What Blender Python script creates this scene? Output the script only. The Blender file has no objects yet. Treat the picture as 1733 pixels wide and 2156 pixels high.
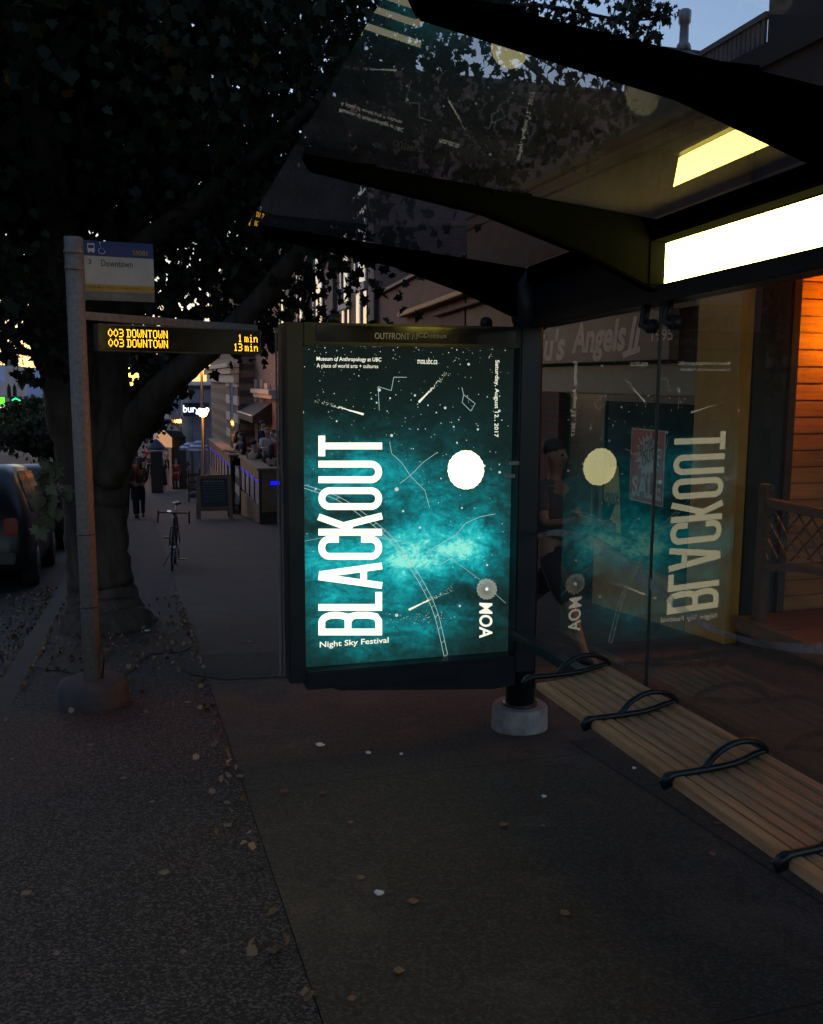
import bpy, bmesh, math, random
import numpy as np
from mathutils import Vector, Matrix
random.seed(7); rng = np.random.default_rng(7)
SC = bpy.context.scene; COL = SC.collection
# ------------------------------------------------------------------ camera, sky, exposure
EYE = 1.6
PITCH = math.atan(278/2000.); YAW = math.atan(591/2000.*math.cos(PITCH)); ROLL = 0.0053
cr0 = Vector((math.cos(YAW), -math.sin(YAW), 0)); cfh = Vector((math.sin(YAW), math.cos(YAW), 0)); ZUP = Vector((0, 0, 1))
cf = cfh*math.cos(PITCH) - ZUP*math.sin(PITCH); cu0 = cfh*math.sin(PITCH) + ZUP*math.cos(PITCH)
cr = cr0*math.cos(ROLL) + cu0*math.sin(ROLL); cu = cu0*math.cos(ROLL) - cr0*math.sin(ROLL)
cam = bpy.data.cameras.new('camera'); camo = bpy.data.objects.new('camera', cam); COL.objects.link(camo)
cam.sensor_fit = 'HORIZONTAL'; cam.sensor_width = 36; cam.lens = 2000/1733*36
cam.clip_start = 0.05; cam.clip_end = 5000
M4 = Matrix.Identity(4)
for i, a in enumerate((cr, cu, -cf)):
    for j in range(3): M4[j][i] = a[j]
M4[2][3] = EYE; camo.matrix_world = M4; SC.camera = camo

SUN_EL, SUN_AZ = math.radians(4.5), math.radians(-36)      # sun just setting, ahead and to the left down the street
wd = bpy.data.worlds.new('World'); SC.world = wd; wd.use_nodes = True
wn = wd.node_tree.nodes; wl = wd.node_tree.links
sky = wn.new('ShaderNodeTexSky'); sky.sky_type = 'NISHITA'; sky.sun_disc = False
sky.sun_elevation = SUN_EL; sky.sun_rotation = SUN_AZ; sky.air_density = 1.0; sky.dust_density = 0.3; sky.ozone_density = 2.6
wb = wn.new('ShaderNodeMix'); wb.data_type = 'RGBA'; wb.blend_type = 'MULTIPLY'; wb.inputs[0].default_value = 1; wb.inputs[7].default_value = (1.36, .97, .90, 1)
wl.new(sky.outputs[0], wb.inputs[6]); wl.new(wb.outputs[2], wn['Background'].inputs['Color']); wn['Background'].inputs['Strength'].default_value = 0.11
sl = bpy.data.lights.new('sun', 'SUN'); so = bpy.data.objects.new('sun', sl); COL.objects.link(so)
sl.energy = 0.02; sl.angle = math.radians(10); sl.color = (1, .8, .6)
sd = Vector((math.sin(SUN_AZ)*math.cos(SUN_EL), math.cos(SUN_AZ)*math.cos(SUN_EL), math.sin(SUN_EL)))
so.rotation_euler = sd.to_track_quat('Z', 'Y').to_euler()
SC.view_settings.view_transform = 'Standard'; SC.view_settings.look = 'None'
SC.view_settings.exposure = 2.2; SC.view_settings.gamma = 1
SC.render.engine = 'CYCLES'
cy = SC.cycles; cy.use_denoising = True; cy.denoiser = 'OPENIMAGEDENOISE'
cy.max_bounces = 8; cy.diffuse_bounces = 3; cy.glossy_bounces = 4; cy.transparent_max_bounces = 24
cy.caustics_reflective = False; cy.caustics_refractive = False; cy.sample_clamp_indirect = 4

# ------------------------------------------------------------------ survey: where a sight line meets a plane of the place
def ray(x, y): return cf + cr*((x-866.5)/2000) - cu*((y-1078)/2000)
CAMP = Vector((0, 0, EYE))
def PY(x, y, Y): d = ray(x, y); return CAMP + d*(Y/d.y)
def PX(x, y, X): d = ray(x, y); return CAMP + d*(X/d.x)
def zg(Y):                                                   # street level: falls away downhill
    if Y < 60: return -.084*Y
    return -5.04-.03*(Y-60)
def PG(x, y, dz=0.0):
    d = ray(x, y); lo, hi = .5, 300.
    for _ in range(60):
        m = (lo+hi)/2; p = CAMP + d*m
        if p.z > zg(p.y)+dz: lo = m
        else: hi = m
    return CAMP + d*lo

# ------------------------------------------------------------------ object helpers
ORG = {}
def props(o, label=None, cat=None, group=None, kind=None):
    for k, v in (('label', label), ('category', cat), ('group', group), ('kind', kind)):
        if v: o[k] = v
    return o
def thing(name, label, cat, loc=(0, 0, 0), group=None):
    o = bpy.data.objects.new(name, None); COL.objects.link(o); o.location = loc; o.empty_display_size = .1
    ORG[o] = Vector(loc); return props(o, label, cat, group)
class MB:
    def __init__(s): s.v = []; s.f = []; s.sm = []
    def add(s, v, f, smooth=False):
        n = len(s.v); s.v += [tuple(p) for p in v]; s.f += [tuple(i+n for i in q) for q in f]; s.sm += [smooth]*len(f); return s
    def box(s, x0, x1, y0, y1, z0, z1):
        v = [(x, y, z) for x in (x0, x1) for y in (y0, y1) for z in (z0, z1)]
        return s.add(v, [(0, 1, 3, 2), (4, 6, 7, 5), (0, 4, 5, 1), (2, 3, 7, 6), (0, 2, 6, 4), (1, 5, 7, 3)])
    def bar(s, a, b, w, h, up=(0, 0, 1)):                    # rectangular bar from a to b
        a = Vector(a); b = Vector(b); d = (b-a).normalized(); u = Vector(up)
        if abs(d.dot(u)) > .99: u = Vector((0, 1, 0))
        r = d.cross(u).normalized(); u = r.cross(d)
        v = [p + r*(sx*w/2) + u*(sy*h/2) for p in (a, b) for sx, sy in ((-1, -1), (1, -1), (1, 1), (-1, 1))]
        return s.add(v, [(3, 2, 1, 0), (4, 5, 6, 7), (0, 1, 5, 4), (1, 2, 6, 5), (2, 3, 7, 6), (3, 0, 4, 7)])
    def prism(s, pts, d):                                    # polygon pts extruded by the vector d
        d = Vector(d); p = [Vector(q) for q in pts]; n = len(p)
        return s.add(p + [q+d for q in p], [tuple(range(n-1, -1, -1)), tuple(range(n, 2*n))] + [(i, (i+1) % n, n+(i+1) % n, n+i) for i in range(n)])
    def poly(s, pts): return s.add(pts, [tuple(range(len(pts)))])
    def tube(s, pts, rad, n=10, closed=False, cap=True, squash=1.0):
        pts = [Vector(p) for p in pts]; m = len(pts)
        if not hasattr(rad, '__len__'): rad = [rad]*m
        vs = []; prev = None
        for i, p in enumerate(pts):
            if closed: t = pts[(i+1) % m] - pts[i-1]
            else: t = pts[min(i+1, m-1)] - pts[max(i-1, 0)]
            t.normalize()
            if prev is None:
                u = Vector((0, 0, 1)) if abs(t.z) < .9 else Vector((1, 0, 0))
                u = (u - t*u.dot(t)).normalized()
            else:
                u = (prev - t*prev.dot(t)); u = u.normalized() if u.length > 1e-6 else prev
            prev = u; w = t.cross(u)
            vs += [p + u*(math.cos(2*math.pi*k/n)*rad[i]) + w*(math.sin(2*math.pi*k/n)*rad[i]*squash) for k in range(n)]
        fs = []
        for i in range(m if closed else m-1):
            a = i*n; b = ((i+1) % m)*n
            fs += [(a+k, a+(k+1) % n, b+(k+1) % n, b+k) for k in range(n)]
        s.add(vs, fs, True)
        if cap and not closed:
            q = len(s.v)-len(vs); s.f += [tuple(q+k for k in range(n-1, -1, -1)), tuple(q+(m-1)*n+k for k in range(n))]; s.sm += [False, False]
        return s
    def lathe(s, c, prof, n=24, ax=(0, 0, 1)):               # prof: list of (radius, height)
        q = Vector((0, 0, 1)).rotation_difference(Vector(ax)); c = Vector(c); vs = []
        for r_, h in prof: vs += [c + q @ Vector((r_*math.cos(2*math.pi*k/n), r_*math.sin(2*math.pi*k/n), h)) for k in range(n)]
        fs = [(i*n+k, i*n+(k+1) % n, (i+1)*n+(k+1) % n, (i+1)*n+k) for i in range(len(prof)-1) for k in range(n)]
        s.add(vs, fs, True)
        b = len(s.v)-len(vs)
        s.f += [tuple(b+k for k in range(n-1, -1, -1)), tuple(b+(len(prof)-1)*n+k for k in range(n))]; s.sm += [False, False]
        return s
    def ball(s, c, r, n=14, m=8, sc=(1, 1, 1)):
        c = Vector(c); vs = [c + Vector((0, 0, -r*sc[2]))]
        for i in range(1, m):
            a = -math.pi/2 + math.pi*i/m
            vs += [c + Vector((r*sc[0]*math.cos(a)*math.cos(2*math.pi*k/n), r*sc[1]*math.cos(a)*math.sin(2*math.pi*k/n), r*sc[2]*math.sin(a))) for k in range(n)]
        vs.append(c + Vector((0, 0, r*sc[2]))); t = len(vs)-1
        fs = [(0, 1+(k+1) % n, 1+k) for k in range(n)]
        for i in range(m-2): fs += [(1+i*n+k, 1+i*n+(k+1) % n, 1+(i+1)*n+(k+1) % n, 1+(i+1)*n+k) for k in range(n)]
        fs += [(1+(m-2)*n+k, 1+(m-2)*n+(k+1) % n, t) for k in range(n)]
        return s.add(vs, fs, True)
    def loft(s, rings, smooth=True, cap=True):
        n = len(rings[0]); vs = [p for r_ in rings for p in r_]
        fs = [(i*n+k, i*n+(k+1) % n, (i+1)*n+(k+1) % n, (i+1)*n+k) for i in range(len(rings)-1) for k in range(n)]
        s.add(vs, fs, smooth)
        if cap:
            b = len(s.v)-len(vs); s.f += [tuple(b+k for k in range(n-1, -1, -1)), tuple(b+(len(rings)-1)*n+k for k in range(n))]; s.sm += [False, False]
        return s
    def build(s, name, mt, parent=None, label=None, bevel=0.0, kind=None):
        o_ = ORG.get(parent, Vector((0, 0, 0))) if parent else Vector((0, 0, 0))
        me = bpy.data.meshes.new(name); me.from_pydata([(p[0]-o_.x, p[1]-o_.y, p[2]-o_.z) for p in s.v], [], s.f)
        me.polygons.foreach_set('use_smooth', s.sm); me.validate(); me.update()
        if bevel:
            bm = bmesh.new(); bm.from_mesh(me)
            ed = [e for e in bm.edges if len(e.link_faces) == 2 and e.calc_face_angle(0) > .6]
            bmesh.ops.bevel(bm, geom=ed, offset=bevel, segments=2, affect='EDGES', clamp_overlap=True)
            bm.to_mesh(me); bm.free()
        me.materials.append(mt); o = bpy.data.objects.new(name, me); COL.objects.link(o)
        if parent: o.parent = parent
        ORG[o] = o_
        return props(o, label, None, None, kind)
def solo(mb, name, mt, label, cat, group=None, kind=None, bevel=0.0):   # a thing that is one mesh, origin at its base
    c = np.array(mb.v); b = Vector((c[:, 0].mean(), c[:, 1].mean(), c[:, 2].min()))
    mb.v = [(p[0]-b.x, p[1]-b.y, p[2]-b.z) for p in mb.v]
    o = mb.build(name, mt, None, bevel=bevel); o.location = b
    return props(o, label, cat, group, kind)
def copy_tree(o, parent=None):
    c = o.copy(); COL.objects.link(c); c.parent = parent
    for ch in list(o.children): copy_tree(ch, c)
    return c
def text_polys(txt, bold=0.0, shear=0.0, sp=1.0):
    cu_ = bpy.data.curves.new('lettering', 'FONT'); cu_.body = txt; cu_.size = 1; cu_.offset = bold; cu_.shear = shear; cu_.space_character = sp
    cu_.resolution_u = 3
    t = bpy.data.objects.new('lettering', cu_); COL.objects.link(t); bpy.context.view_layer.update()
    me = bpy.data.meshes.new_from_object(t.evaluated_get(bpy.context.evaluated_depsgraph_get()))
    v = np.array([tuple(p.co) for p in me.vertices]); f = [tuple(p.vertices) for p in me.polygons]
    bpy.data.objects.remove(t); bpy.data.curves.remove(cu_); bpy.data.meshes.remove(me)
    lo = v.min(0); hi = v.max(0); v = (v-lo)/np.maximum(hi-lo, 1e-6)
    return v[:, :2], f
def text(mb, txt, o, ex, ey, bold=0.0, shear=0.0, sp=1.0):   # text filling the parallelogram o, o+ex, o+ey
    v, f = text_polys(txt, bold, shear, sp); o = Vector(o); ex = Vector(ex); ey = Vector(ey)
    return mb.add([o + ex*float(a) + ey*float(b) for a, b in v], f)

# ------------------------------------------------------------------ materials
def nodes(name):
    m = bpy.data.materials.new(name); m.use_nodes = True; nt = m.node_tree
    return m, nt.nodes, nt.links, nt.nodes['Principled BSDF']
def mat(name, col, rough=.6, metal=0.0, var=.2, scale=6.0, bump=0.0, bscale=80.0, spec=.5, stretch=None, coat=0.0):
    m, n, l, p = nodes(name); p.inputs['Roughness'].default_value = rough; p.inputs['Metallic'].default_value = metal
    p.inputs['Specular IOR Level'].default_value = spec; p.inputs['Coat Weight'].default_value = coat
    tc = n.new('ShaderNodeTexCoord'); vec = tc.outputs['Object']
    if stretch:
        mp = n.new('ShaderNodeMapping'); mp.inputs['Scale'].default_value = stretch; l.new(vec, mp.inputs[0]); vec = mp.outputs[0]
    nz = n.new('ShaderNodeTexNoise'); nz.inputs['Scale'].default_value = scale; nz.inputs['Detail'].default_value = 6; nz.inputs['Roughness'].default_value = .65
    l.new(vec, nz.inputs['Vector'])
    rp = n.new('ShaderNodeValToRGB'); rp.color_ramp.elements[0].position = .3; rp.color_ramp.elements[1].position = .7
    rp.color_ramp.elements[0].color = [c*(1-var) for c in col]+[1]; rp.color_ramp.elements[1].color = [min(1, c*(1+var)) for c in col]+[1]
    l.new(nz.outputs['Fac'], rp.inputs[0]); l.new(rp.outputs[0], p.inputs['Base Color'])
    mr = n.new('ShaderNodeMapRange'); mr.inputs['To Min'].default_value = max(.03, rough-.12); mr.inputs['To Max'].default_value = min(1, rough+.12)
    l.new(nz.outputs['Fac'], mr.inputs[0]); l.new(mr.outputs[0], p.inputs['Roughness'])
    if bump:
        nb = n.new('ShaderNodeTexNoise'); nb.inputs['Scale'].default_value = bscale; nb.inputs['Detail'].default_value = 4; l.new(vec, nb.inputs['Vector'])
        bp = n.new('ShaderNodeBump'); bp.inputs['Strength'].default_value = bump; bp.inputs['Distance'].default_value = .01
        l.new(nb.outputs['Fac'], bp.inputs['Height']); l.new(bp.outputs[0], p.inputs['Normal'])
    return m
def emit(name, col, strength):
    m, n, l, p = nodes(name); n.remove(p); e = n.new('ShaderNodeEmission')
    e.inputs[0].default_value = list(col)+[1]; e.inputs[1].default_value = strength/4.6                    # lamp strengths are given for exposure 0
    l.new(e.outputs[0], n['Material Output'].inputs[0]); return m
def glass(name, tint, dirt=0.0, dcol=(.3, .3, .32), rough=0.0, ior=1.5, dscale=3.0):
    m, n, l, p = nodes(name); n.remove(p)
    tr = n.new('ShaderNodeBsdfTransparent'); tr.inputs[0].default_value = list(tint)+[1]
    gl = n.new('ShaderNodeBsdfGlossy'); gl.inputs['Roughness'].default_value = rough
    fr = n.new('ShaderNodeFresnel'); ge = n.new('ShaderNodeNewGeometry'); iv = n.new('ShaderNodeMapRange')   # same mirror strength from both sides of the thin pane
    iv.inputs['To Min'].default_value = ior; iv.inputs['To Max'].default_value = 1/ior; l.new(ge.outputs['Backfacing'], iv.inputs[0]); l.new(iv.outputs[0], fr.inputs['IOR'])
    mx = n.new('ShaderNodeMixShader'); l.new(fr.outputs[0], mx.inputs[0]); l.new(tr.outputs[0], mx.inputs[1]); l.new(gl.outputs[0], mx.inputs[2])
    out = mx.outputs[0]
    if dirt:
        df = n.new('ShaderNodeBsdfDiffuse'); df.inputs[0].default_value = list(dcol)+[1]
        tl = n.new('ShaderNodeBsdfTranslucent'); tl.inputs[0].default_value = list(dcol)+[1]
        ad = n.new('ShaderNodeMixShader'); ad.inputs[0].default_value = .5; l.new(df.outputs[0], ad.inputs[1]); l.new(tl.outputs[0], ad.inputs[2])
        tc = n.new('ShaderNodeTexCoord'); nz = n.new('ShaderNodeTexNoise'); nz.inputs['Scale'].default_value = dscale; nz.inputs['Detail'].default_value = 8; nz.inputs['Roughness'].default_value = .75
        l.new(tc.outputs['Object'], nz.inputs['Vector'])
        mr = n.new('ShaderNodeMapRange'); mr.inputs['From Min'].default_value = .4; mr.inputs['From Max'].default_value = .75
        mr.inputs['To Min'].default_value = dirt*.35; mr.inputs['To Max'].default_value = dirt*1.6; l.new(nz.outputs['Fac'], mr.inputs[0])
        m2 = n.new('ShaderNodeMixShader'); l.new(mr.outputs[0], m2.inputs[0]); l.new(out, m2.inputs[1]); l.new(ad.outputs[0], m2.inputs[2]); out = m2.outputs[0]
    l.new(out, n['Material Output'].inputs[0]); return m
def ground_mat(name, c0, c1, speck=0.0, scol=(.4, .38, .36), sscale=90, joints=0.0, bump=.4, patch=(.5, .8), rust=None, rough=.85):
    m, n, l, p = nodes(name); p.inputs['Roughness'].default_value = rough; p.inputs['Specular IOR Level'].default_value = .3
    tc = n.new('ShaderNodeTexCoord'); V = tc.outputs['Object']
    def noise(s, d=6, r=.65):
        q = n.new('ShaderNodeTexNoise'); q.inputs['Scale'].default_value = s; q.inputs['Detail'].default_value = d; q.inputs['Roughness'].default_value = r; l.new(V, q.inputs['Vector']); return q.outputs['Fac']
    def mixc(f, a, b):
        q = n.new('ShaderNodeMix'); q.data_type = 'RGBA'
        if isinstance(f, float): q.inputs[0].default_value = f
        else: l.new(f, q.inputs[0])
        for i, c in ((6, a), (7, b)):
            if isinstance(c, tuple): q.inputs[i].default_value = list(c)+[1]
            else: l.new(c, q.inputs[i])
        return q.outputs[2]
    def rng_(f, a, b, c=0., d=1.):
        q = n.new('ShaderNodeMapRange'); l.new(f, q.inputs[0])
        for i, x in enumerate((a, b, c, d)): q.inputs[i+1].default_value = x
        return q.outputs[0]
    c = mixc(rng_(noise(.9), .35, .68), c0, c1)
    c = mixc(rng_(noise(45, 3), .35, .7, 0, .5), c, tuple(x*.55 for x in c0))
    c = mixc(rng_(noise(3.3, 8, .7), .58, .74, 0, .55), c, tuple(x*.5 for x in c0))
    if rust: c = mixc(rng_(noise(1.7, 7), .55, .72, 0, .7), c, rust)
    hgt = noise(120, 3)
    if speck:
        vo = n.new('ShaderNodeTexVoronoi'); vo.inputs['Scale'].default_value = sscale; l.new(V, vo.inputs['Vector'])
        bw = n.new('ShaderNodeSeparateColor'); l.new(vo.outputs['Color'], bw.inputs[0])
        c = mixc(rng_(bw.outputs[0], .45, 1., 0, speck), c, scol)
        c = mixc(rng_(bw.outputs[1], .6, 1., 0, speck*.8), c, (.004, .004, .005))
        hgt = vo.outputs['Distance']
    if joints:
        vo2 = n.new('ShaderNodeTexVoronoi'); vo2.inputs['Scale'].default_value = 4.5; l.new(V, vo2.inputs['Vector'])
        c = mixc(rng_(vo2.outputs['Distance'], .055, .085, .45, 0), c, tuple(x*.4 for x in c0))
        wob = n.new('ShaderNodeTexNoise'); wob.inputs['Scale'].default_value = 3; wob.inputs['Detail'].default_value = 5; l.new(V, wob.inputs['Vector'])
        ws = n.new('ShaderNodeVectorMath'); ws.operation = 'MULTIPLY_ADD'; ws.inputs[1].default_value = (.03, .03, 0); l.new(wob.outputs['Color'], ws.inputs[0]); l.new(V, ws.inputs[2])
        sx = n.new('ShaderNodeSeparateXYZ'); l.new(ws.outputs[0], sx.inputs[0])
        def line(o, per, w, off=0.):
            a = n.new('ShaderNodeMath'); a.operation = 'ADD'; a.inputs[1].default_value = off+1000*per; l.new(o, a.inputs[0])
            a2 = n.new('ShaderNodeMath'); a2.operation = 'MODULO'; a2.inputs[1].default_value = per; l.new(a.outputs[0], a2.inputs[0])
            b = n.new('ShaderNodeMath'); b.operation = 'LESS_THAN'; b.inputs[1].default_value = w; l.new(a2.outputs[0], b.inputs[0]); return b.outputs[0]
        c = mixc(line(sx.outputs[1], joints, .010, .2), c, tuple(x*.5 for x in c0))
    l.new(c, p.inputs['Base Color'])
    b = n.new('ShaderNodeBump'); b.inputs['Strength'].default_value = bump; b.inputs['Distance'].default_value = .008
    l.new(hgt, b.inputs['Height']); l.new(b.outputs[0], p.inputs['Normal'])
    return m
def masonry(name, c0, c1, cm, bw=.25, bh=.08, mortar=.012, axis='xz', bump=.4):
    m, n, l, p = nodes(name); p.inputs['Roughness'].default_value = .85
    tc = n.new('ShaderNodeTexCoord'); sp = n.new('ShaderNodeSeparateXYZ'); l.new(tc.outputs['Object'], sp.inputs[0])
    ad = n.new('ShaderNodeMath'); ad.operation = 'ADD'; l.new(sp.outputs[0], ad.inputs[0]); l.new(sp.outputs[1], ad.inputs[1])
    cb = n.new('ShaderNodeCombineXYZ'); l.new(ad.outputs[0], cb.inputs[0]); l.new(sp.outputs[2], cb.inputs[1])
    br = n.new('ShaderNodeTexBrick'); l.new(cb.outputs[0], br.inputs['Vector']); br.inputs['Scale'].default_value = 1
    br.inputs['Brick Width'].default_value = bw; br.inputs['Row Height'].default_value = bh; br.inputs['Mortar Size'].default_value = mortar
    for k, c in (('Color1', c0), ('Color2', c1), ('Mortar', cm)): br.inputs[k].default_value = list(c)+[1]
    nz = n.new('ShaderNodeTexNoise'); nz.inputs['Scale'].default_value = 1.5; nz.inputs['Detail'].default_value = 6; l.new(tc.outputs['Object'], nz.inputs['Vector'])
    mx = n.new('ShaderNodeMix'); mx.data_type = 'RGBA'; mx.blend_type = 'MULTIPLY'; mx.inputs[0].default_value = .5
    l.new(br.outputs['Color'], mx.inputs[6]); l.new(nz.outputs['Fac'], mx.inputs[7]); l.new(mx.outputs[2], p.inputs['Base Color'])
    return m
def stripes(name, ca, cb_, per, frac=.5, axis=2, rough=.85, off=0.):
    m, n, l, p = nodes(name); p.inputs['Roughness'].default_value = rough
    tc = n.new('ShaderNodeTexCoord'); sp = n.new('ShaderNodeSeparateXYZ'); l.new(tc.outputs['Object'], sp.inputs[0])
    a = n.new('ShaderNodeMath'); a.operation = 'ADD'; a.inputs[1].default_value = 100*per+off; l.new(sp.outputs[axis], a.inputs[0])
    b = n.new('ShaderNodeMath'); b.operation = 'MODULO'; b.inputs[1].default_value = per; l.new(a.outputs[0], b.inputs[0])
    c = n.new('ShaderNodeMath'); c.operation = 'LESS_THAN'; c.inputs[1].default_value = per*frac; l.new(b.outputs[0], c.inputs[0])
    nz = n.new('ShaderNodeTexNoise'); nz.inputs['Scale'].default_value = 4; nz.inputs['Detail'].default_value = 6; l.new(tc.outputs['Object'], nz.inputs['Vector'])
    mx = n.new('ShaderNodeMix'); mx.data_type = 'RGBA'; l.new(c.outputs[0], mx.inputs[0]); mx.inputs[6].default_value = list(ca)+[1]; mx.inputs[7].default_value = list(cb_)+[1]
    m2 = n.new('ShaderNodeMix'); m2.data_type = 'RGBA'; m2.blend_type = 'MULTIPLY'; m2.inputs[0].default_value = .6; l.new(mx.outputs[2], m2.inputs[6]); l.new(nz.outputs['Fac'], m2.inputs[7])
    l.new(m2.outputs[2], p.inputs['Base Color']); return m
def wood(name, c0, c1, axis=1, rough=.55, scale=1.0):
    st = [14., 14., 14.]; st[axis] = .9
    m, n, l, p = nodes(name); p.inputs['Roughness'].default_value = rough
    tc = n.new('ShaderNodeTexCoord'); mp = n.new('ShaderNodeMapping'); mp.inputs['Scale'].default_value = [x*scale for x in st]; l.new(tc.outputs['Object'], mp.inputs[0])
    nz = n.new('ShaderNodeTexNoise'); nz.inputs['Scale'].default_value = 3; nz.inputs['Detail'].default_value = 8; nz.inputs['Roughness'].default_value = .7; nz.inputs['Distortion'].default_value = .6; l.new(mp.outputs[0], nz.inputs['Vector'])
    rp = n.new('ShaderNodeValToRGB'); rp.color_ramp.elements[0].position = .3; rp.color_ramp.elements[1].position = .68
    rp.color_ramp.elements[0].color = list(c0)+[1]; rp.color_ramp.elements[1].color = list(c1)+[1]
    ge = n.new('ShaderNodeNewGeometry'); n2 = n.new('ShaderNodeTexNoise'); n2.inputs['Scale'].default_value = 2.2; l.new(tc.outputs['Object'], n2.inputs['Vector'])
    mx = n.new('ShaderNodeMix'); mx.data_type = 'RGBA'; mx.blend_type = 'MULTIPLY'; mx.inputs[0].default_value = .45
    rr = n.new('ShaderNodeMath'); rr.operation = 'ADD'; l.new(ge.outputs['Random Per Island'], rr.inputs[0]); l.new(n2.outputs['Fac'], rr.inputs[1])
    r2 = n.new('ShaderNodeMath'); r2.operation = 'MULTIPLY'; r2.inputs[1].default_value = .75; l.new(rr.outputs[0], r2.inputs[0])
    l.new(nz.outputs['Fac'], rp.inputs[0]); l.new(rp.outputs[0], mx.inputs[6]); l.new(r2.outputs[0], mx.inputs[7]); l.new(mx.outputs[2], p.inputs['Base Color'])
    bp = n.new('ShaderNodeBump'); bp.inputs['Strength'].default_value = .25; bp.inputs['Distance'].default_value = .004; l.new(nz.outputs['Fac'], bp.inputs['Height']); l.new(bp.outputs[0], p.inputs['Normal'])
    return m
def leaf_mat(name, c0, c1, trans=.25):
    m, n, l, p = nodes(name); p.inputs['Roughness'].default_value = .6; p.inputs['Specular IOR Level'].default_value = .25
    ge = n.new('ShaderNodeNewGeometry'); rp = n.new('ShaderNodeValToRGB')
    rp.color_ramp.elements[0].color = list(c0)+[1]; rp.color_ramp.elements[1].color = list(c1)+[1]
    l.new(ge.outputs['Random Per Island'], rp.inputs[0]); l.new(rp.outputs[0], p.inputs['Base Color'])
    tl = n.new('ShaderNodeBsdfTranslucent'); l.new(rp.outputs[0], tl.inputs[0])
    mx = n.new('ShaderNodeMixShader'); mx.inputs[0].default_value = trans; l.new(p.outputs[0], mx.inputs[1]); l.new(tl.outputs[0], mx.inputs[2])
    l.new(mx.outputs[0], n['Material Output'].inputs[0]); return m
ROOFP = mat('near black roof paint', (.0016, .0019, .0025), .9, .0, .25, 5, .05, 200, .006)
ROOFP.node_tree.nodes['Principled BSDF'].inputs['IOR'].default_value = 1.02
NAVY = mat('navy painted metal', (.009, .013, .020), .38, .0, .25, 5, .05, 200)
STEEL = mat('galvanised steel', (.22, .195, .18), .6, .1, .3, 40, .05, 300)
BLACK = mat('black plastic', (.012, .012, .013), .45, 0, .2, 10)
CONC = mat('cast concrete', (.24, .22, .215), .9, 0, .35, 12, .5, 90)
CONCD = mat('dark weathered concrete', (.05, .046, .046), .9, 0, .35, 10, .5, 90)
BARK = mat('furrowed bark', (.075, .058, .047), .95, 0, .5, 9, .9, 26, .2, stretch=(1, 1, .25))
LEAF = leaf_mat('maple leaves', (.010, .014, .006), (.030, .038, .015), .15)
LEAFP = leaf_mat('pale young leaves', (.11, .13, .075), (.19, .20, .13))
PWHITE = mat('white paint', (.75, .74, .70), .5)
GOLDW = emit('warm white street lamp', (1, .52, .14), 36)
# ------------------------------------------------------------------ ground
def sheet(name, x0, x1, ys, dz, mt, depth=0.0):
    mb = MB()
    for a, b in zip(ys[:-1], ys[1:]):
        v = [(x0, a, zg(a)+dz), (x1, a, zg(a)+dz), (x1, b, zg(b)+dz), (x0, b, zg(b)+dz)]
        mb.poly(v)
        if depth:
            for (p, q) in ((v[0], v[3]), (v[2], v[1])): mb.poly([p, q, (q[0], q[1], q[2]-depth), (p[0], p[1], p[2]-depth)])
    if depth:
        y = ys[0]; mb.poly([(x0, y, zg(y)+dz), (x0, y, zg(y)+dz-depth), (x1, y, zg(y)+dz-depth), (x1, y, zg(y)+dz)])
    o = mb.build(name, mt, kind='structure'); return o
YS = [-150, -40, -12, 0, 5, 10, 20, 30, 40, 50, 60, 90, 130, 200, 400, 900]
ROADM = ground_mat('worn asphalt road', (.030, .027, .028), (.045, .040, .040), .45, (.11, .10, .10), 80, bump=.3)
sheet('road', -200, 200, YS, -.15, ROADM)
BLVD = ground_mat('exposed aggregate paving', (.024, .020, .021), (.035, .029, .030), .62, (.22, .185, .18), 130, bump=1.0, rust=(.055, .032, .024))
CPAV = ground_mat('concrete sidewalk', (.038, .031, .026), (.053, .043, .036), .3, (.17, .15, .13), 120, joints=2.3, bump=.35, rust=(.10, .078, .065))
YP = [-150, -40, -12, 0, 2, 4, 5, 6, 8, 10, 15, 20, 30, 40, 50, 60, 90, 130]
sheet('sidewalk', .46, 12, YP, 0, CPAV)
sheet('boulevard', -.84, .4575, YP, -.002, BLVD, .2)
KERBM = ground_mat('concrete kerb', (.026, .022, .020), (.040, .033, .029), .25, (.13, .12, .11), 90, joints=3, bump=.3, rust=(.07, .045, .03))
sheet('kerb', -1.0, -.843, YP, -.006, KERBM, .2)
PATCHM = ground_mat('tar patch', (.020, .018, .017), (.030, .027, .026), .3, (.10, .10, .10), 80, bump=.5)
def gpoly(mb, pts, dz, n=1): mb.poly([(p[0], p[1], zg(p[1])+dz) for p in pts])
mb = MB()
gpoly(mb, [PG(*q) for q in ((372, 1392), (420, 1378), (600, 1374), (760, 1374), (760, 1416), (600, 1426), (470, 1432), (400, 1420))], .004)
mb.build('paving_patch', PATCHM, kind='structure')
DIRT = ground_mat('bare soil with leaf mould', (.040, .028, .022), (.075, .052, .040), .5, (.15, .11, .08), 55, bump=1.2)
mb = MB(); pts = []
for k in range(36):
    a = 2*math.pi*k/36; q = 1+.18*math.sin(3*a+1)+.12*math.sin(7*a)
    pts.append((max(-.83, min(.449, -.2+.75*q*math.cos(a))), 8.9+1.5*q*math.sin(a)))
gpoly(mb, pts, .004); mb.build('soil', DIRT, kind='structure')
mb = MB()
a = PG(1200, 1560); X0 = 2.27
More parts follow.
